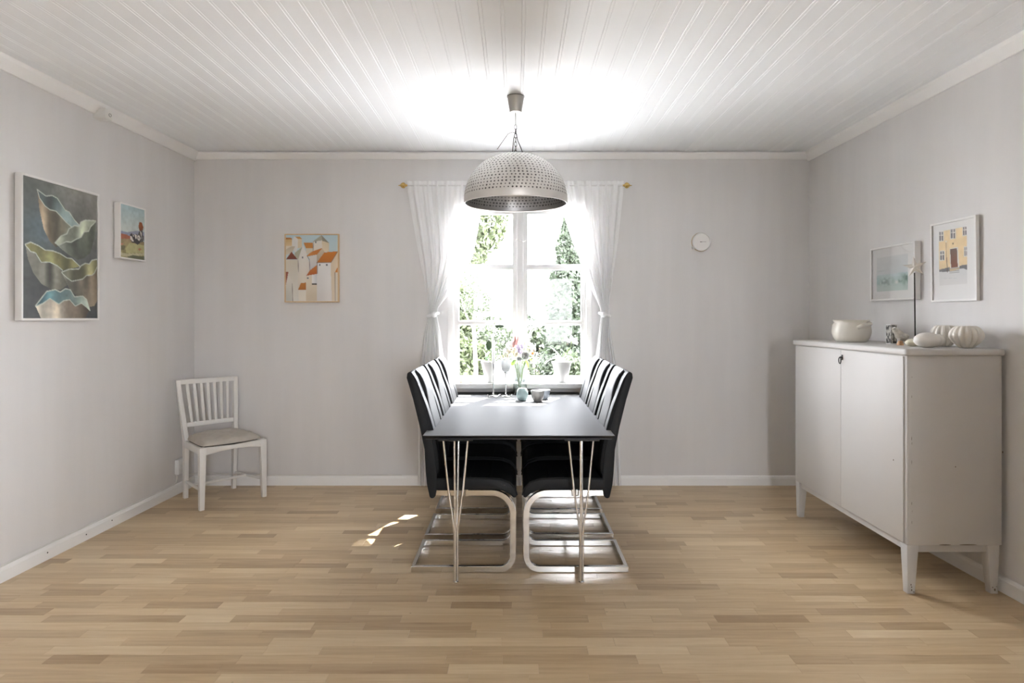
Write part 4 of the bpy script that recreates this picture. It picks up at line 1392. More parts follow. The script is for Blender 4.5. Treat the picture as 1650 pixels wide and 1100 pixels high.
# star on a rod
st = thing('star_ornament', 'white wooden star on a thin dark rod standing on the sideboard', 'ornament', (2.100, 3.30, ZS))
obj('foot', glathe([(0, 0), (0.026, 0), (0.026, 0.008), (0.006, 0.012), (0, 0.012)], 20), 'iron', st)
obj('rod', gtube([(0, 0, 0.010), (-0.004, 0, 0.385)], 0.0033, 8), 'iron', st)
sp, ns = [], 5
for k in range(10):
    a = PI / 2 + k * PI / 5 + 0.12
    r = 0.058 if k % 2 == 0 else 0.020
    sp.append((r * math.cos(a), r * math.sin(a)))
sv = [(x, -0.001, z) for x, z in sp] + [(0, -0.011, 0), (0, 0.009, 0)]
sf = []
for k in range(10):
    sf += [(k, (k + 1) % 10, 10), ((k + 1) % 10, k, 11)]
obj('star', (sv, sf), 'ceramic', st, loc=(-0.006, -0.006, 0.415), rot=(0, 0, math.radians(-38)), angle=15)

# cream stone, smooth gourd and two ribbed pumpkins
def lobed(n_lobes, R, H, depth, nu=96, nv=24, pole=0.35):
    v, f = [], []
    for j in range(nv + 1):
        th = PI * j / nv
        for i in range(nu):
            a = 2 * PI * i / nu
            rr2 = R * (math.sin(th) ** 0.8) * (1 - depth * (1 - abs(math.cos(a * n_lobes / 2)) ** 0.55) * math.sin(th) ** 0.5)
            z = -math.cos(th) * H / 2
            dip = math.exp(-(rr2 / (R * 0.35)) ** 2)
            z -= (dip * H * 0.16) * (1 if z > 0 else -0.6)
            if z < -H * 0.40:
                z = -H * 0.40
            q_ = min(1.0, max(0.0, (z + H * 0.40) / (H * 0.55)))
            rr2 *= 0.58 + 0.42 * math.sin(q_ * PI / 2)
            v.append((rr2 * math.cos(a), rr2 * math.sin(a), z + H * 0.40))
    for j in range(nv):
        for i in range(nu):
            k = (i + 1) % nu
            f.append((j * nu + i, j * nu + k, (j + 1) * nu + k, (j + 1) * nu + i))
    return v, f
eg = thing('stone_jar', 'low oval cream stone pebble between the bird and the white gourd', 'ornament', (2.035, 3.215, ZS))
obj('pebble', gellipsoid((0, 0, 0.020), (0.038, 0.030, 0.021), 24, 14), 'soap', eg)
obj('lid_groove', gtube([(0.0385 * math.cos(a), 0.0305 * math.sin(a), 0.022) for a in [2 * PI * i / 24 for i in range(25)]], 0.0016, 6, caps=False), 'soap', eg)
gd = thing('gourd', 'smooth white ceramic gourd in front of the ribbed pumpkins', 'pumpkin', (2.035, 3.105, ZS))
obj('gourd_body', gellipsoid((0, 0, 0.037), (0.062, 0.052, 0.038), 32, 18), 'ceramic', gd)
obj('gourd_lobe', gellipsoid((0.050, 0.0, 0.036), (0.030, 0.034, 0.032), 24, 14), 'ceramic', gd)
pk = thing('pumpkin', 'ribbed white ceramic pumpkin half hidden behind the smooth gourd', 'pumpkin', (2.203, 3.225, ZS))
obj('pumpkin_body', lobed(14, 0.068, 0.130, 0.20), 'ceramic', pk, angle=80)
obj('pumpkin_stem', gtube([(0, 0, 0.078), (0.006, 0, 0.096)], [0.008, 0.005], 8), 'ceramic', pk)
pk = thing('pumpkin', 'ribbed white ceramic pumpkin at the right end of the sideboard', 'pumpkin', (2.200, 3.065, ZS), 0.2)
obj('pumpkin_body', lobed(14, 0.075, 0.130, 0.20), 'ceramic', pk, angle=80)
obj('pumpkin_stem', gtube([(0, 0, 0.078), (0.006, 0, 0.094)], [0.008, 0.005], 8), 'ceramic', pk)

# ================================================================== CLOCK, OUTLET, SMALL WALL THINGS
ck = thing('wall_clock', 'small round white clock on the back wall', 'clock', (1.452, YB, 1.917))
obj('case', glathe([(0, 0.002), (0.066, 0.002), (0.072, 0.010), (0.073, 0.036), (0.070, 0.040), (0.066, 0.040), (0.064, 0.034), (0, 0.034)], 48), 'plastic', ck, rot=(PI / 2, 0, 0))
obj('dial', glathe([(0, 0.0345), (0.064, 0.0345)], 48), 'frame_white', ck, rot=(PI / 2, 0, 0), closed=False)
obj('rim', glathe([(0.0735 + 0.0015 * math.cos(a), 0.020 + 0.004 * math.sin(a)) for a in [2 * PI * i / 8 for i in range(8)]], 48, closed=True), 'brass', ck, rot=(PI / 2, 0, 0))
obj('hour_hand', gbox(-0.012, 0.004, -0.0372, -0.0360, -0.003, 0.001), 'iron', ck)
obj('minute_hand', gbox(0.0, 0.036, -0.0385, -0.0375, -0.0015, 0.001), 'pewter', ck)
obj('knob', gellipsoid((-0.062, -0.022, -0.046), (0.012, 0.012, 0.012), 14, 9), 'plastic', ck)

so = thing('wall_socket', 'white double wall socket low on the left wall behind the chair', 'socket', (XL(4.73), 4.73, 0.205), RL)
obj('box', gbox(-0.058, 0.058, -0.036, 0.0, -0.055, 0.055), 'plastic', so, bevel=0.006)
for x in (-0.03, 0.03):
    obj('outlet', glathe([(0.021, 0.0), (0.019, 0.002), (0.017, -0.006), (0, -0.006)], 24), 'frame_white', so, loc=(x, -0.036, 0), rot=(PI / 2, 0, 0), closed=False)
cb = []
for yy, dx, zz in ((4.685, 0.012, 0.150), (4.685, 0.012, 0.115), (4.672, 0.013, 0.092), (4.65, 0.010, 0.083), (4.5, 0.009, 0.082), (4.2, 0.009, 0.0825), (3.8, 0.009, 0.082), (3.4, 0.009, 0.0825), (3.0, 0.009, 0.082), (2.4, 0.009, 0.082), (1.6, 0.009, 0.082)):
    cb.append((XL(yy) + dx, yy, zz))
o = obj('power_cable', gtube(cb, 0.004, 8), 'cable')
tag(o, 'thin white cable running along the top of the left baseboard', 'cable')
cb2 = [(XL(4.79) + 0.012, 4.79, 0.18), (XL(4.8) + 0.02, 4.82, 0.12), (XL(4.85) + 0.03, 4.90, 0.105), (-2.46, 4.938, 0.098), (-2.2, 4.940, 0.088), (-1.9, 4.941, 0.083), (-1.4, 4.941, 0.082), (-0.9, 4.941, 0.082)]
o = obj('power_cable', gtube(cb2, 0.004, 8), 'cable')
tag(o, 'thin white cable looping from the socket onto the back baseboard', 'cable')
jb = thing('ceiling_socket', 'small white lamp outlet on the cornice of the left wall', 'outlet', (XL(3.83), 3.83, 2.565), RL)
obj('box', gbox(-0.030, 0.036, -0.075, 0.0, -0.034, 0.030), 'plastic', jb, bevel=0.005)
obj('outlet', glathe([(0.011, 0.0), (0.010, 0.002), (0.008, -0.005), (0, -0.005)], 18), 'iron', jb, loc=(0.012, -0.0752, -0.004), rot=(PI / 2, 0, 0), closed=False)

# ================================================================== WHITE SLAT-BACK CHAIR
wc = thing('slat_back_chair', 'white wooden slat-back chair with a greige cushion in the left corner', 'chair', (-2.160, 4.595, 0), math.radians(48.4))
def bar4(p0, p1, w0, d0, w1, d1):
    """tapering square bar from p0 to p1 (w along local x, d along local y)"""
    v = []
    for p, w, d in ((p0, w0, d0), (p1, w1, d1)):
        v += [(p[0] - w / 2, p[1] - d / 2, p[2]), (p[0] + w / 2, p[1] - d / 2, p[2]), (p[0] + w / 2, p[1] + d / 2, p[2]), (p[0] - w / 2, p[1] + d / 2, p[2])]
    f = [(3, 2, 1, 0), (4, 5, 6, 7)] + [(i, (i + 1) % 4, (i + 1) % 4 + 4, i + 4) for i in range(4)]
    return v, f
for s in (-1, 1):
    obj('leg', bar4((s * 0.222, -0.197, 0), (s * 0.215, -0.190, 0.428), 0.032, 0.032, 0.046, 0.044), 'chair_white', wc, bevel=0.004)
    lo = bar4((s * 0.176, 0.197, 0), (s * 0.180, 0.182, 0.43), 0.030, 0.032, 0.036, 0.042)
    hi = bar4((s * 0.180, 0.182, 0.43), (s * 0.212, 0.250, 0.862), 0.036, 0.042, 0.030, 0.026)
    obj('leg', gmerge(lo, hi), 'chair_white', wc, bevel=0.004)
    obj('side_stretcher', gtube([(s * 0.219, -0.19, 0.135), (s * 0.178, 0.19, 0.125)], 0.0105, 8), 'chair_white', wc)
    obj('side_rail', bar4((s * 0.215, -0.175, 0.375), (s * 0.215, -0.175, 0.425), 0.001, 0.001, 0.001, 0.001) if False else
        gprism([(s * 0.205, -0.185), (s * 0.232, -0.185), (s * 0.196, 0.175), (s * 0.172, 0.175)], 'z', 0.378, 0.424), 'chair_white', wc, bevel=0.003)
obj('cross_stretcher', gtube([(-0.197, 0.02, 0.130), (0.197, 0.02, 0.130)], 0.0105, 8), 'chair_white', wc)
fr_poly = [(-0.195, 0.375), (-0.10, 0.388), (0.0, 0.392), (0.10, 0.388), (0.195, 0.375), (0.195, 0.428), (0.0, 0.420), (-0.195, 0.428)]
obj('front_rail', gprism(fr_poly, 'y', -0.210, -0.186), 'chair_white', wc, bevel=0.003)
obj('back_seat_rail', gbox(-0.163, 0.163, 0.172, 0.194, 0.378, 0.424), 'chair_white', wc, bevel=0.003)
obj('seat_board', gprism([(-0.203, -0.184), (0.203, -0.184), (0.166, 0.170), (-0.166, 0.170)], 'z', 0.402, 0.420), 'seat_pattern', wc)
def lean(z):
    return 0.182 + (z - 0.43) * (0.250 - 0.182) / (0.862 - 0.43)
def halfw(z):
    return 0.180 + (z - 0.43) * (0.212 - 0.180) / (0.862 - 0.43)
def cross_rail(z0, z1, th):
    v = []
    for z in (z0, z1):
        for s in (-1, 1):
            for q in (-1, 1):
                v.append((s * (halfw(z) - 0.014), lean(z) + q * th / 2, z))
    f = [(0, 1, 3, 2), (4, 6, 7, 5), (0, 2, 6, 4), (1, 5, 7, 3), (0, 4, 5, 1), (2, 3, 7, 6)]
    return v, f
obj('top_rail', cross_rail(0.830, 0.864, 0.024), 'chair_white', wc, bevel=0.003)
obj('lower_back_rail', cross_rail(0.520, 0.550, 0.022), 'chair_white', wc, bevel=0.003)
for k in range(7):
    u = -0.75 + 1.5 * k / 6
    z0, z1 = 0.548, 0.832
    obj('slat', bar4((u * (halfw(z0) - 0.014), lean(z0), z0), (u * (halfw(z1) - 0.012), lean(z1), z1), 0.019, 0.011, 0.021, 0.011), 'chair_white', wc, bevel=0.002)
# loose cushion with a sagging front edge and ties
cu = thing('seat_cushion', 'flat greige linen cushion lying on the white slat-back chair', 'cushion', (-2.160, 4.595, 0.421), math.radians(48.4))
nu, nv = 36, 30
V, Fc = [], []
def cush(q, p):
    wx = 0.218 - 0.040 * (p + 1) / 2
    x = q * wx * (1 - 0.05 * abs(p) ** 4)
    y_ = p * 0.188 - 0.022 * (1 - q * q) * (1 if p < 0 else 0) * abs(p)
    edge = max(0.0, (1 - abs(q) ** 4) * (1 - abs(p) ** 4)) ** 0.42
    wr_ = 0.0045 * math.sin(9 * q + 5 * p) * edge + 0.003 * math.sin(17 * p - 6 * q) * edge
    return x, y_, edge, wr_
for j in range(nv + 1):
    for i in range(nu + 1):
        q, p = -1 + 2 * i / nu, -1 + 2 * j / nv
        x, y_, e, w_ = cush(q, p)
        V.append((x, y_, 0.014 + 0.052 * e + w_))
nn = len(V)
for j in range(nv + 1):
    for i in range(nu + 1):
        q, p = -1 + 2 * i / nu, -1 + 2 * j / nv
        x, y_, e, w_ = cush(q, p)
        sag = 0.0
        V.append((x, y_, 0.0125 - 0.010 * e - sag))
for j in range(nv):
    for i in range(nu):
        a = j * (nu + 1) + i
        Fc.append((a, a + 1, a + nu + 2, a + nu + 1))
        Fc.append((nn + a, nn + a + nu + 1, nn + a + nu + 2, nn + a + 1))
rimi = [i for i in range(nu + 1)] + [j * (nu + 1) + nu for j in range(1, nv + 1)] + [nv * (nu + 1) + i for i in range(nu - 1, -1, -1)] + [j * (nu + 1) for j in range(nv - 1, 0, -1)]
for k in range(len(rimi)):
    a, b = rimi[k], rimi[(k + 1) % len(rimi)]
    Fc.append((a, nn + a, nn + b, b))
obj('pad', (V, Fc), 'cushion', cu, angle=70)
obj('tie_ribbon', gtube([(0.15, 0.15, 0.01), (0.155, 0.205, 0.02), (0.150, 0.212, -0.03), (0.145, 0.205, -0.08)], [0.004, 0.004, 0.004, 0.003], 6), 'cushion', cu)
obj('tie_ribbon', gtube([(-0.16, 0.15, 0.01), (-0.155, 0.208, 0.02), (-0.160, 0.214, -0.03), (-0.150, 0.210, -0.07)], [0.004, 0.004, 0.004, 0.003], 6), 'cushion', cu)

# ================================================================== THINGS ON THE TABLE
ZTT = 0.740
def candle_holder(label, loc, stem_h, top, group):
    t = thing('candle_holder', label, 'candle holder', loc, 0, group)
    obj('stem', gtube([(0, 0, 0.006), (0, 0, stem_h * 0.65), (0, 0, stem_h - 0.05), (0, 0, stem_h - 0.012), (0, 0, stem_h)], [0.0042, 0.0042, 0.005, 0.0115, 0.0125] if top == 'cup' else [0.0042, 0.0042, 0.0045, 0.0075, 0.010], 12), 'chrome', t)
    for k in range(3):
        a0 = k * 2 * PI / 3 + 0.5
        pts = []
        for i in range(9):
            s = i / 8
            r = 0.050 * s
            a = a0 + 1.2 * s
            z = 0.006 + (0.016 * max(0, (s - 0.72) / 0.28) ** 1.5) - 0.0015 * math.sin(PI * s)
            pts.append((r * math.cos(a), r * math.sin(a), z))
        obj('curled_foot', gtube(pts, 0.0038, 8), 'chrome', t)
    return t
candle_holder('slim chrome candle holder carrying a tall white candle', (-0.168, 4.585, ZTT), 0.245, 'spike', 'chrome candle holders')
o = thing('candle', 'tall white taper candle in the slim chrome holder', 'candle', (-0.168, 4.585, ZTT + 0.2455))
obj('wax', glathe([(0, 0), (0.0115, 0), (0.0125, 0.03), (0.0115, 0.168), (0.009, 0.172), (0, 0.171)], 18), 'wax', o)
obj('wick', gtube([(0, 0, 0.17), (0.001, 0, 0.182)], 0.0012, 6), 'iron', o)
candle_holder('short chrome candle holder with a flared top beside the vase', (-0.077, 4.600, ZTT), 0.185, 'cup', 'chrome candle holders')
o = thing('votive_glass', 'frosted white votive glass on the short chrome candle holder', 'votive', (-0.077, 4.600, ZTT + 0.1855))
obj('cup', glathe([(0, 0), (0.020, 0), (0.030, 0.012), (0.0375, 0.04), (0.039, 0.082), (0.0365, 0.082), (0.034, 0.04), (0.026, 0.014), (0, 0.008)], 32), 'frost', o, angle=60)
obj('wax', glathe([(0, 0.009), (0.025, 0.0145), (0.0335, 0.045), (0, 0.045)], 24), 'wax', o)

va = thing('glass_vase', 'clear glass vase of mixed flowers at the window end of the table', 'vase', (0.027, 4.735, ZTT))
obj('vessel', glathe([(0, 0), (0.046, 0), (0.050, 0.004), (0.054, 0.12), (0.057, 0.235), (0.0545, 0.235), (0.0515, 0.12), (0.0475, 0.012), (0, 0.012)], 40), 'clear', va, angle=60)
obj('water', glathe([(0, 0.0125), (0.047, 0.0125), (0.0505, 0.11), (0, 0.11)], 32), 'clear', va)
# bouquet
def gleaf(L, W, fold=0.25, curl=0.5, n=8):
    """leaf along +x with a folded midrib"""
    v, f = [], []
    for i in range(n + 1):
        s = i / n
        w = W * math.sin(PI * s ** 0.8) ** 0.8 if 0 < s < 1 else 0.0006
        z = -curl * L * s * s * 0.5
        for q in (-1, 0, 1):
            v.append((s * L, q * w, z + abs(q) * fold * w))
    for i in range(n):
        for q in range(2):
            a = i * 3 + q
            f.append((a, a + 1, a + 4, a + 3))
    return v, f
def orient(g, pos, direction, roll=0.0):
    d = Vector(direction).normalized()
    m = d.to_track_quat('X', 'Z').to_matrix().to_4x4()
    return gxf(g, Matrix.Translation(pos) @ m @ Matrix.Rotation(roll, 4, 'X'))
def rose_geo(R, layers=4):
    gs = []
    for l in range(layers):
        k = 3 + l
        r = R * (0.25 + 0.75 * l / (layers - 1))
        for i in range(k):
            a = 2 * PI * i / k + l * 0.7
            pv, pf = [], []
            for p_ in range(5):
                for q in range(5):
                    u, w = -1 + q / 2, p_ / 4
                    an = a + u * (PI / k) * 1.15
                    rr2 = r * (0.25 + 0.75 * math.sin(w * PI / 2)) * (1 + 0.15 * w * (l / layers))
                    pv.append((rr2 * math.cos(an), rr2 * math.sin(an), R * (-0.6 + 1.3 * w * (1 - 0.18 * l / layers) - 0.25 * u * u * w)))
            for p_ in range(4):
                for q in range(4):
                    b0 = p_ * 5 + q
                    pf.append((b0, b0 + 1, b0 + 6, b0 + 5))
            gs.append((pv, pf))
    return gmerge(*gs)
def floret_geo(R, petals=5, cup=0.3):
    gs = []
    for i in range(petals):
        a = 2 * PI * i / petals
        g = gleaf(R, R * 0.42, 0.1, -cup, 5)
        gs.append(gxf(g, Matrix.Rotation(a, 4, 'Z')))
    return gmerge(*gs)
def cluster_geo(c, r, n, fr, seed):
    rr3 = random.Random(seed)
    gs = []
    for i in range(n):
        d = Vector((rr3.gauss(0, 1), rr3.gauss(0, 1), rr3.gauss(0.3, 1))).normalized()
        p_ = Vector(c) + Vector((d.x * r[0], d.y * r[1], d.z * r[2]))
        m = d.to_track_quat('Z', 'Y').to_matrix().to_4x4()
        gs.append(gxf(floret_geo(fr, 5, 0.3), Matrix.Translation(p_) @ m))
    return gmerge(*gs)
bq = thing('bouquet', 'bouquet of white, lilac and pink flowers with lime leaves in the glass vase', 'bouquet', (0.027, 4.735, ZTT + 0.022))
def bpt(px, py, dy=0.0):
    """picture position on the bouquet -> local offset"""
    Yb = 4.735 + dy
    return Vector(((px - 832) * Yb / FPX - 0.027, dy, EYE - (py - 512) * Yb / FPX - (ZTT + 0.022)))
heads = []
def stem_to(p_):
    obj('stem', gtube([(p_.x * 0.12 - 0.01 * (1 if p_.x > 0 else -1), p_.y * 0.12, 0.0), (p_.x * 0.25, p_.y * 0.3, 0.17), (p_.x * 0.5, p_.y * 0.6, 0.24), tuple(p_)], 0.0022, 6), 'stem', bq)
def rose(px, py, dy, R, mat, d=(0, -0.6, 0.8), name='rose'):
    p_ = bpt(px, py, dy)
    stem_to(p_)
    g = rose_geo(R)
    m = Vector(d).normalized().to_track_quat('Z', 'Y').to_matrix().to_4x4()
    obj(name, gxf(g, Matrix.Translation(p_) @ m), mat, bq, closed=False, angle=80)
def cluster(px, py, dy, r, n, fr, mat, seed, name='flower_cluster'):
    p_ = bpt(px, py, dy)
    stem_to(p_)
    obj(name, cluster_geo(p_, r, n, fr, seed), mat, bq, closed=False, angle=80)
cluster(827, 569, -0.055, (0.050, 0.030, 0.036), 46, 0.013, 'petal_cream', 1)
cluster(817, 567, -0.03, (0.030, 0.028, 0.034), 30, 0.012, 'petal_white', 2)
cluster(814, 574, -0.045, (0.022, 0.022, 0.022), 20, 0.010, 'petal_cream', 12)
cluster(838, 559, -0.05, (0.026, 0.024, 0.028), 30, 0.014, 'petal_lilac', 3)
cluster(838, 567, -0.07, (0.016, 0.014, 0.018), 14, 0.012, 'petal_lilac', 4)
cluster(846, 550, 0.0, (0.032, 0.028, 0.034), 34, 0.011, 'petal_white', 5)
cluster(822, 556, 0.0, (0.032, 0.028, 0.026), 30, 0.011, 'petal_white', 6)
cluster(856, 565, 0.02, (0.036, 0.03, 0.04), 40, 0.014, 'petal_white', 7)
rose(846, 573, -0.085, 0.027, 'petal_white', (0.25, -1, 0.25))
rose(852, 556, -0.02, 0.027, 'petal_white', (0.3, -0.5, 0.8))
rose(837, 578, -0.08, 0.018, 'petal_white', (-0.1, -1, -0.2))
rose(858, 569, -0.05, 0.010, 'petal_orange', (0.7, -0.6, 0.3))
for px, py, L, W, dd in ((829, 558, 0.085, 0.014, (0.06, 0, 1)), (834.5, 552, 0.058, 0.012, (0.05, -0.1, 1)), (827, 561, 0.060, 0.012, (0.12, -0.1, 1)), (832, 557, 0.070, 0.010, (0.10, 0.1, 1))):
    p_ = bpt(px, py, -0.01)
    if px == 829:
        stem_to(p_)
    obj('lily_bud', gmerge(orient(gleaf(L, W, 0.5, 0.0), p_, dd), orient(gleaf(L, W, 0.5, 0.0), p_, dd, PI / 2), orient(gleaf(L, W, 0.5, 0.0), p_, dd, PI)), 'petal_pink', bq, closed=False, angle=80)
for px, py, dy, L, W, dd, mt in ((814, 573, -0.05, 0.075, 0.026, (-1, -0.3, -0.12), 'leaf_lime'), (812, 578, -0.05, 0.06, 0.024, (-0.9, -0.4, 0.3), 'leaf_lime'), (822, 580, -0.06, 0.055, 0.020, (-0.6, -0.5, -0.6), 'leaf_mid'),
                              (828, 582, -0.06, 0.05, 0.018, (-0.3, -0.7, -0.5), 'leaf_lime'), (832, 580, -0.07, 0.045, 0.016, (-0.6, -0.6, -0.3), 'leaf_mid'), (846, 564, -0.05, 0.075, 0.020, (1, -0.2, 0.38), 'leaf_mid'),
                              (850, 572, -0.05, 0.07, 0.018, (1, -0.3, -0.2), 'leaf_mid'), (850, 577, -0.06, 0.075, 0.020, (0.8, -0.3, -0.55), 'leaf_lime'), (847, 580, -0.06, 0.065, 0.015, (0.45, -0.4, -1), 'leaf_lime'),
                              (853, 575, -0.04, 0.080, 0.020, (1.0, -0.2, -0.35), 'leaf_lime'), (842, 582, -0.07, 0.04, 0.013, (0.2, -0.8, -0.3), 'leaf_mid'), (855, 578, -0.03, 0.07, 0.014, (0.6, -0.3, -0.9), 'leaf_lime'),
                              (840, 576, -0.05, 0.05, 0.018, (0.1, -1, -0.1), 'leaf_dark'), (826, 577, -0.05, 0.045, 0.018, (-0.2, -1, 0.1), 'leaf_dark'), (848, 568, -0.04, 0.04, 0.018, (0.3, -1, 0.3), 'leaf_dark')):
    obj('leaf', orient(gleaf(L, W, 0.3, 0.35), bpt(px, py, dy), dd), mt, bq, closed=False, angle=80)

o = thing('tealight_ball', 'round pale teal glass tealight ball on the table', 'tealight holder', (0.042, 4.405, ZTT))
bp_ = [(0, 0.0), (0.020, 0.0), (0.026, 0.003), (0.038, 0.020), (0.0425, 0.043), (0.039, 0.064), (0.030, 0.080), (0.026, 0.085), (0.024, 0.084), (0.028, 0.078), (0.036, 0.063), (0.039, 0.043), (0.035, 0.022), (0.022, 0.007), (0, 0.006)]
obj('globe', glathe(bp_, 36), 'teal_body', o, angle=60)
obj('rim', glathe([(0.025 + 0.002 * math.cos(a), 0.085 + 0.002 * math.sin(a)) for a in [2 * PI * i / 8 for i in range(8)]], 36, closed=True), 'frost', o)
obj('tealight', glathe([(0, 0.007), (0.018, 0.0075), (0.018, 0.022), (0, 0.021)], 24), 'wax', o)
o = thing('stoneware_cup', 'rounded grey glazed cup standing in front on the table', 'cup', (0.148, 4.355, ZTT))
cpf = lambda R, Hh: [(0, 0), (R * 0.52, 0), (R * 0.60, Hh * 0.03), (R * 0.84, Hh * 0.30), (R * 0.96, Hh * 0.65), (R, Hh), (R * 0.95, Hh), (R * 0.90, Hh * 0.65), (R * 0.78, Hh * 0.32), (R * 0.5, Hh * 0.1), (0, Hh * 0.08)]
obj('bowl', glathe(cpf(0.047, 0.075), 36), 'pewter', o, angle=60)
obj('rim', glathe([(0.046 + 0.0022 * math.cos(a), 0.075 + 0.0022 * math.sin(a)) for a in [2 * PI * i / 8 for i in range(8)]], 36, closed=True), 'frost', o)
obj('tealight', glathe([(0, 0.0065), (0.018, 0.0085), (0.018, 0.022), (0, 0.021)], 24), 'wax', o)
o = thing('stoneware_cup', 'blue-grey glazed cup half hidden behind the grey cup', 'cup', (0.199, 4.475, ZTT))
obj('bowl', glathe(cpf(0.042, 0.066), 36), 'bluegrey', o, angle=60)
obj('rim', glathe([(0.041 + 0.002 * math.cos(a), 0.066 + 0.002 * math.sin(a)) for a in [2 * PI * i / 8 for i in range(8)]], 36, closed=True), 'frost', o)

# ================================================================== ON THE SILL
ZSI = 0.820
potp = [(0, 0), (0.034, 0), (0.038, 0.003), (0.058, 0.08), (0.074, 0.150), (0.0785, 0.152), (0.0785, 0.162), (0.072, 0.162), (0.069, 0.148), (0.052, 0.08), (0.034, 0.012), (0, 0.012)]
def potted(name, label, loc, pf=potp, soil=0.066):
    t = thing(name, label, 'potted plant', loc)
    obj('pot', glathe(pf, 36), 'pot', t, angle=50)
    obj('soil', glathe([(0, 0.138), (soil, 0.136)], 24), 'soil', t, closed=False)
    return t
def strap(path, W, n=14, twist=0.0):
    """arching strap leaf along a polyline"""
    P2 = [Vector(p) for p in path]
    segs = len(P2) - 1
    v, f = [], []
    for i in range(n + 1):
        s = i / n * segs
        k = min(int(s), segs - 1)
        fr2 = s - k
        def cr(a, b, c, d, t_):
            return 0.5 * ((2 * b) + (c - a) * t_ + (2 * a - 5 * b + 4 * c - d) * t_ * t_ + (3 * b - a - 3 * c + d) * t_ ** 3)
        p0, p1, p2, p3 = P2[max(k - 1, 0)], P2[k], P2[k + 1], P2[min(k + 2, segs)]
        p_ = cr(p0, p1, p2, p3, fr2)
        tan = (p2 - p1).normalized()
        side = tan.cross(Vector((0, 0, 1)))
        side = side.normalized() if side.length > 0.05 else Vector((0, 1, 0))
        side = (Matrix.Rotation(twist, 3, tan) @ side)
        w = W * min(1, 3 * (i / n) + 0.45) * (1 - (i / n) ** 5) + 0.0005
        nrm = side.cross(tan)
        for q in (-1, 0, 1):
            v.append(tuple(p_ + side * q * w + nrm * abs(q) * w * 0.25))
    for i in range(n):
        for q in range(2):
            a = i * 3 + q
            f.append((a, a + 1, a + 4, a + 3))
    return v, f
def spt(px, py, base, dy=0.0):
    Yp = base[1] + dy
    return ((px - 832) * Yp / FPX - base[0], dy, EYE - (py - 512) * Yp / FPX - base[2])

b1 = (-0.198, 4.862, ZSI)
pl = potted('potted_orchid', 'orchid with dark leaves in a white pot at the left of the sill', b1)
for pth, W, mt in (([(0, 0, 0.14), spt(785, 575, b1), spt(790, 567, b1), spt(795, 561, b1, -0.03)], 0.010, 'leaf_dark'),
                   ([(0.01, 0, 0.14), spt(784, 579, b1, -0.02), spt(788, 574, b1, -0.05), spt(792, 573, b1, -0.07)], 0.011, 'leaf_dark'),
                   ([(0, 0, 0.14), spt(782, 582, b1, -0.03), spt(772, 580, b1, -0.05), spt(768, 583, b1, -0.06)], 0.016, 'petal_white'),
                   ([(0.01, 0, 0.14), spt(801, 578, b1), spt(806, 573, b1), spt(812, 575, b1, -0.02)], 0.013, 'leaf_dark')):
    obj('leaf', strap(pth, W), mt, pl, closed=False, angle=80)
stp = [(0.0, 0, 0.14), spt(792, 560, b1), spt(791, 540, b1), spt(795, 525, b1), spt(801, 512, b1), spt(804, 503, b1)]
obj('stem', gtube(stp, [0.003, 0.003, 0.0028, 0.0025, 0.002, 0.0015], 7), 'stem', pl)
obj('stem', gtube([(0.01, 0, 0.14), spt(800, 560, b1), spt(804, 545, b1), spt(805, 528, b1)], 0.0022, 7), 'stem', pl)
for px, py, ru, rv, mt in ((787.5, 556, 0.0215, 0.038, 'leaf_dark'), (805, 525.5, 0.034, 0.012, 'leaf_dark')):
    p_ = spt(px, py, b1, -0.012)
    g = gellipsoid((0, 0, 0), (ru, 0.0016, rv), 20, 12)
    obj('leaf', gshift(g, p_), mt, pl, angle=80)
for px, py, R in ((793, 541, 0.020), (798, 533, 0.016), (801, 514, 0.020), (797, 506, 0.022), (804, 505, 0.018), (800, 499, 0.014), (795, 528, 0.016), (811, 551, 0.014)):
    p_ = spt(px, py, b1, -0.016)
    m = Vector((random.uniform(-0.4, 0.4), -1, random.uniform(-0.2, 0.4))).to_track_quat('Z', 'Y').to_matrix().to_4x4()
    obj('orchid_flower', gxf(floret_geo(R, 5, 0.2), Matrix.Translation(p_) @ m), 'petal_white', pl, closed=False, angle=80)

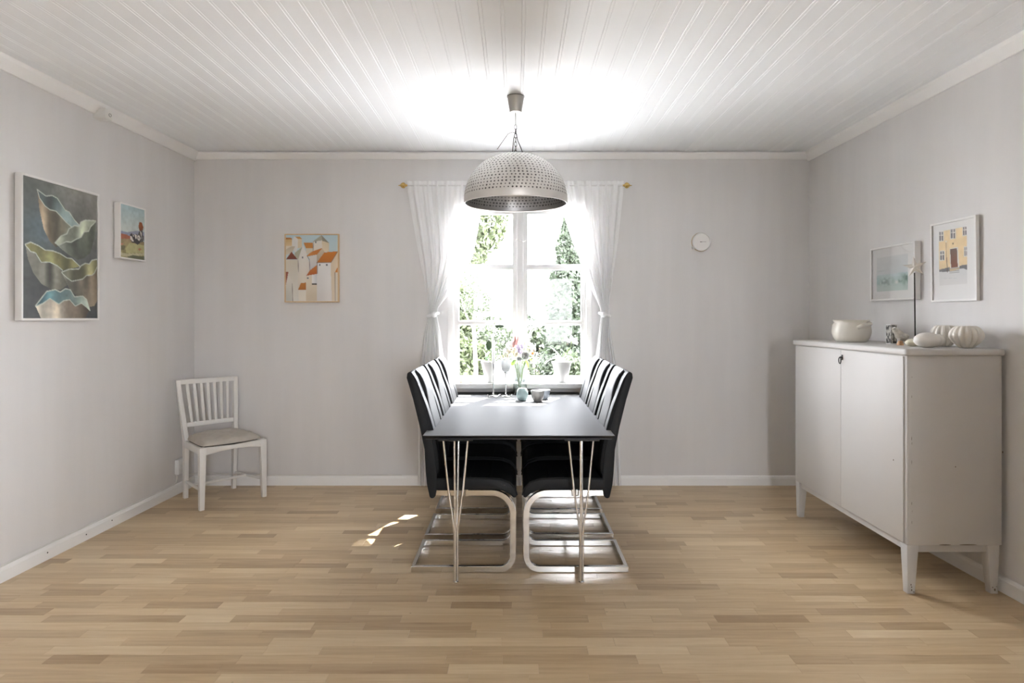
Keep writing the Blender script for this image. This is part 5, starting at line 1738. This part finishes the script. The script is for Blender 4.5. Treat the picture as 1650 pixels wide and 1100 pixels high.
b2 = (0.353, 4.862, ZSI)
pl = potted('potted_spider_plant', 'arching pale striped leaves and white blooms in the right-hand sill pot', b2)
for pth, W in (([(0, 0, 0.14), spt(900, 572, b2), spt(892, 563, b2, -0.03), spt(884, 558, b2, -0.05)], 0.009),
               ([(-0.01, 0, 0.14), spt(897, 578, b2, -0.03), spt(886, 580, b2, -0.06), spt(878, 587, b2, -0.08)], 0.009),
               ([(0.01, 0, 0.14), spt(912, 577, b2, -0.02), spt(921, 575, b2, -0.05), spt(926, 588, b2, -0.07)], 0.010),
               ([(0.01, -0.01, 0.14), spt(908, 576, b2, -0.03), spt(916, 573, b2, -0.05), spt(923, 578, b2, -0.06)], 0.009),
               ([(-0.01, 0, 0.14), spt(901, 577, b2, -0.02), spt(894, 574, b2, -0.04), spt(890, 577, b2, -0.05)], 0.008),
               ([(0, 0.01, 0.14), spt(903, 577, b2, 0.0), spt(900, 572, b2, 0.02), spt(897, 573, b2, 0.03)], 0.008)):
    obj('leaf', strap(pth, W), 'leaf_pale', pl, closed=False, angle=80)
obj('stem', gtube([(0.01, 0, 0.14), spt(914, 568, b2), spt(920, 558, b2), spt(921, 549, b2), spt(926, 547, b2)], 0.0024, 7), 'stem', pl)
obj('stem', gtube([(0.0, 0, 0.14), spt(910, 570, b2), spt(918, 560, b2)], 0.0024, 7), 'stem', pl)
for px, py, R in ((912, 546, 0.020), (917, 549, 0.018), (921, 545, 0.021), (927, 547, 0.020), (929, 552, 0.018), (919, 567, 0.014), (924, 551, 0.015)):
    p_ = spt(px, py, b2, -0.012)
    m = Vector((random.uniform(-0.4, 0.4), -1, random.uniform(-0.2, 0.4))).to_track_quat('Z', 'Y').to_matrix().to_4x4()
    obj('flower', gxf(floret_geo(R, 5, 0.2), Matrix.Translation(p_) @ m), 'petal_white', pl, closed=False, angle=80)

for x, lab in ((-0.418, 'peach glass tealight cup at the far left of the window sill'), (-0.345, 'peach glass tealight cup on the sill next to the orchid pot')):
    o = thing('tealight_cup', lab, 'tealight holder', (x, 4.83, ZSI), 0, 'peach tealight cups on the sill')
    obj('cup', glathe([(0, 0), (0.016, 0), (0.021, 0.008), (0.023, 0.026), (0.020, 0.044), (0.018, 0.044), (0.020, 0.026), (0.017, 0.010), (0, 0.006)], 24), 'peach', o, angle=60)
    obj('tealight', glathe([(0, 0.0065), (0.0145, 0.0085), (0.0145, 0.018), (0, 0.018)], 20), 'wax', o)
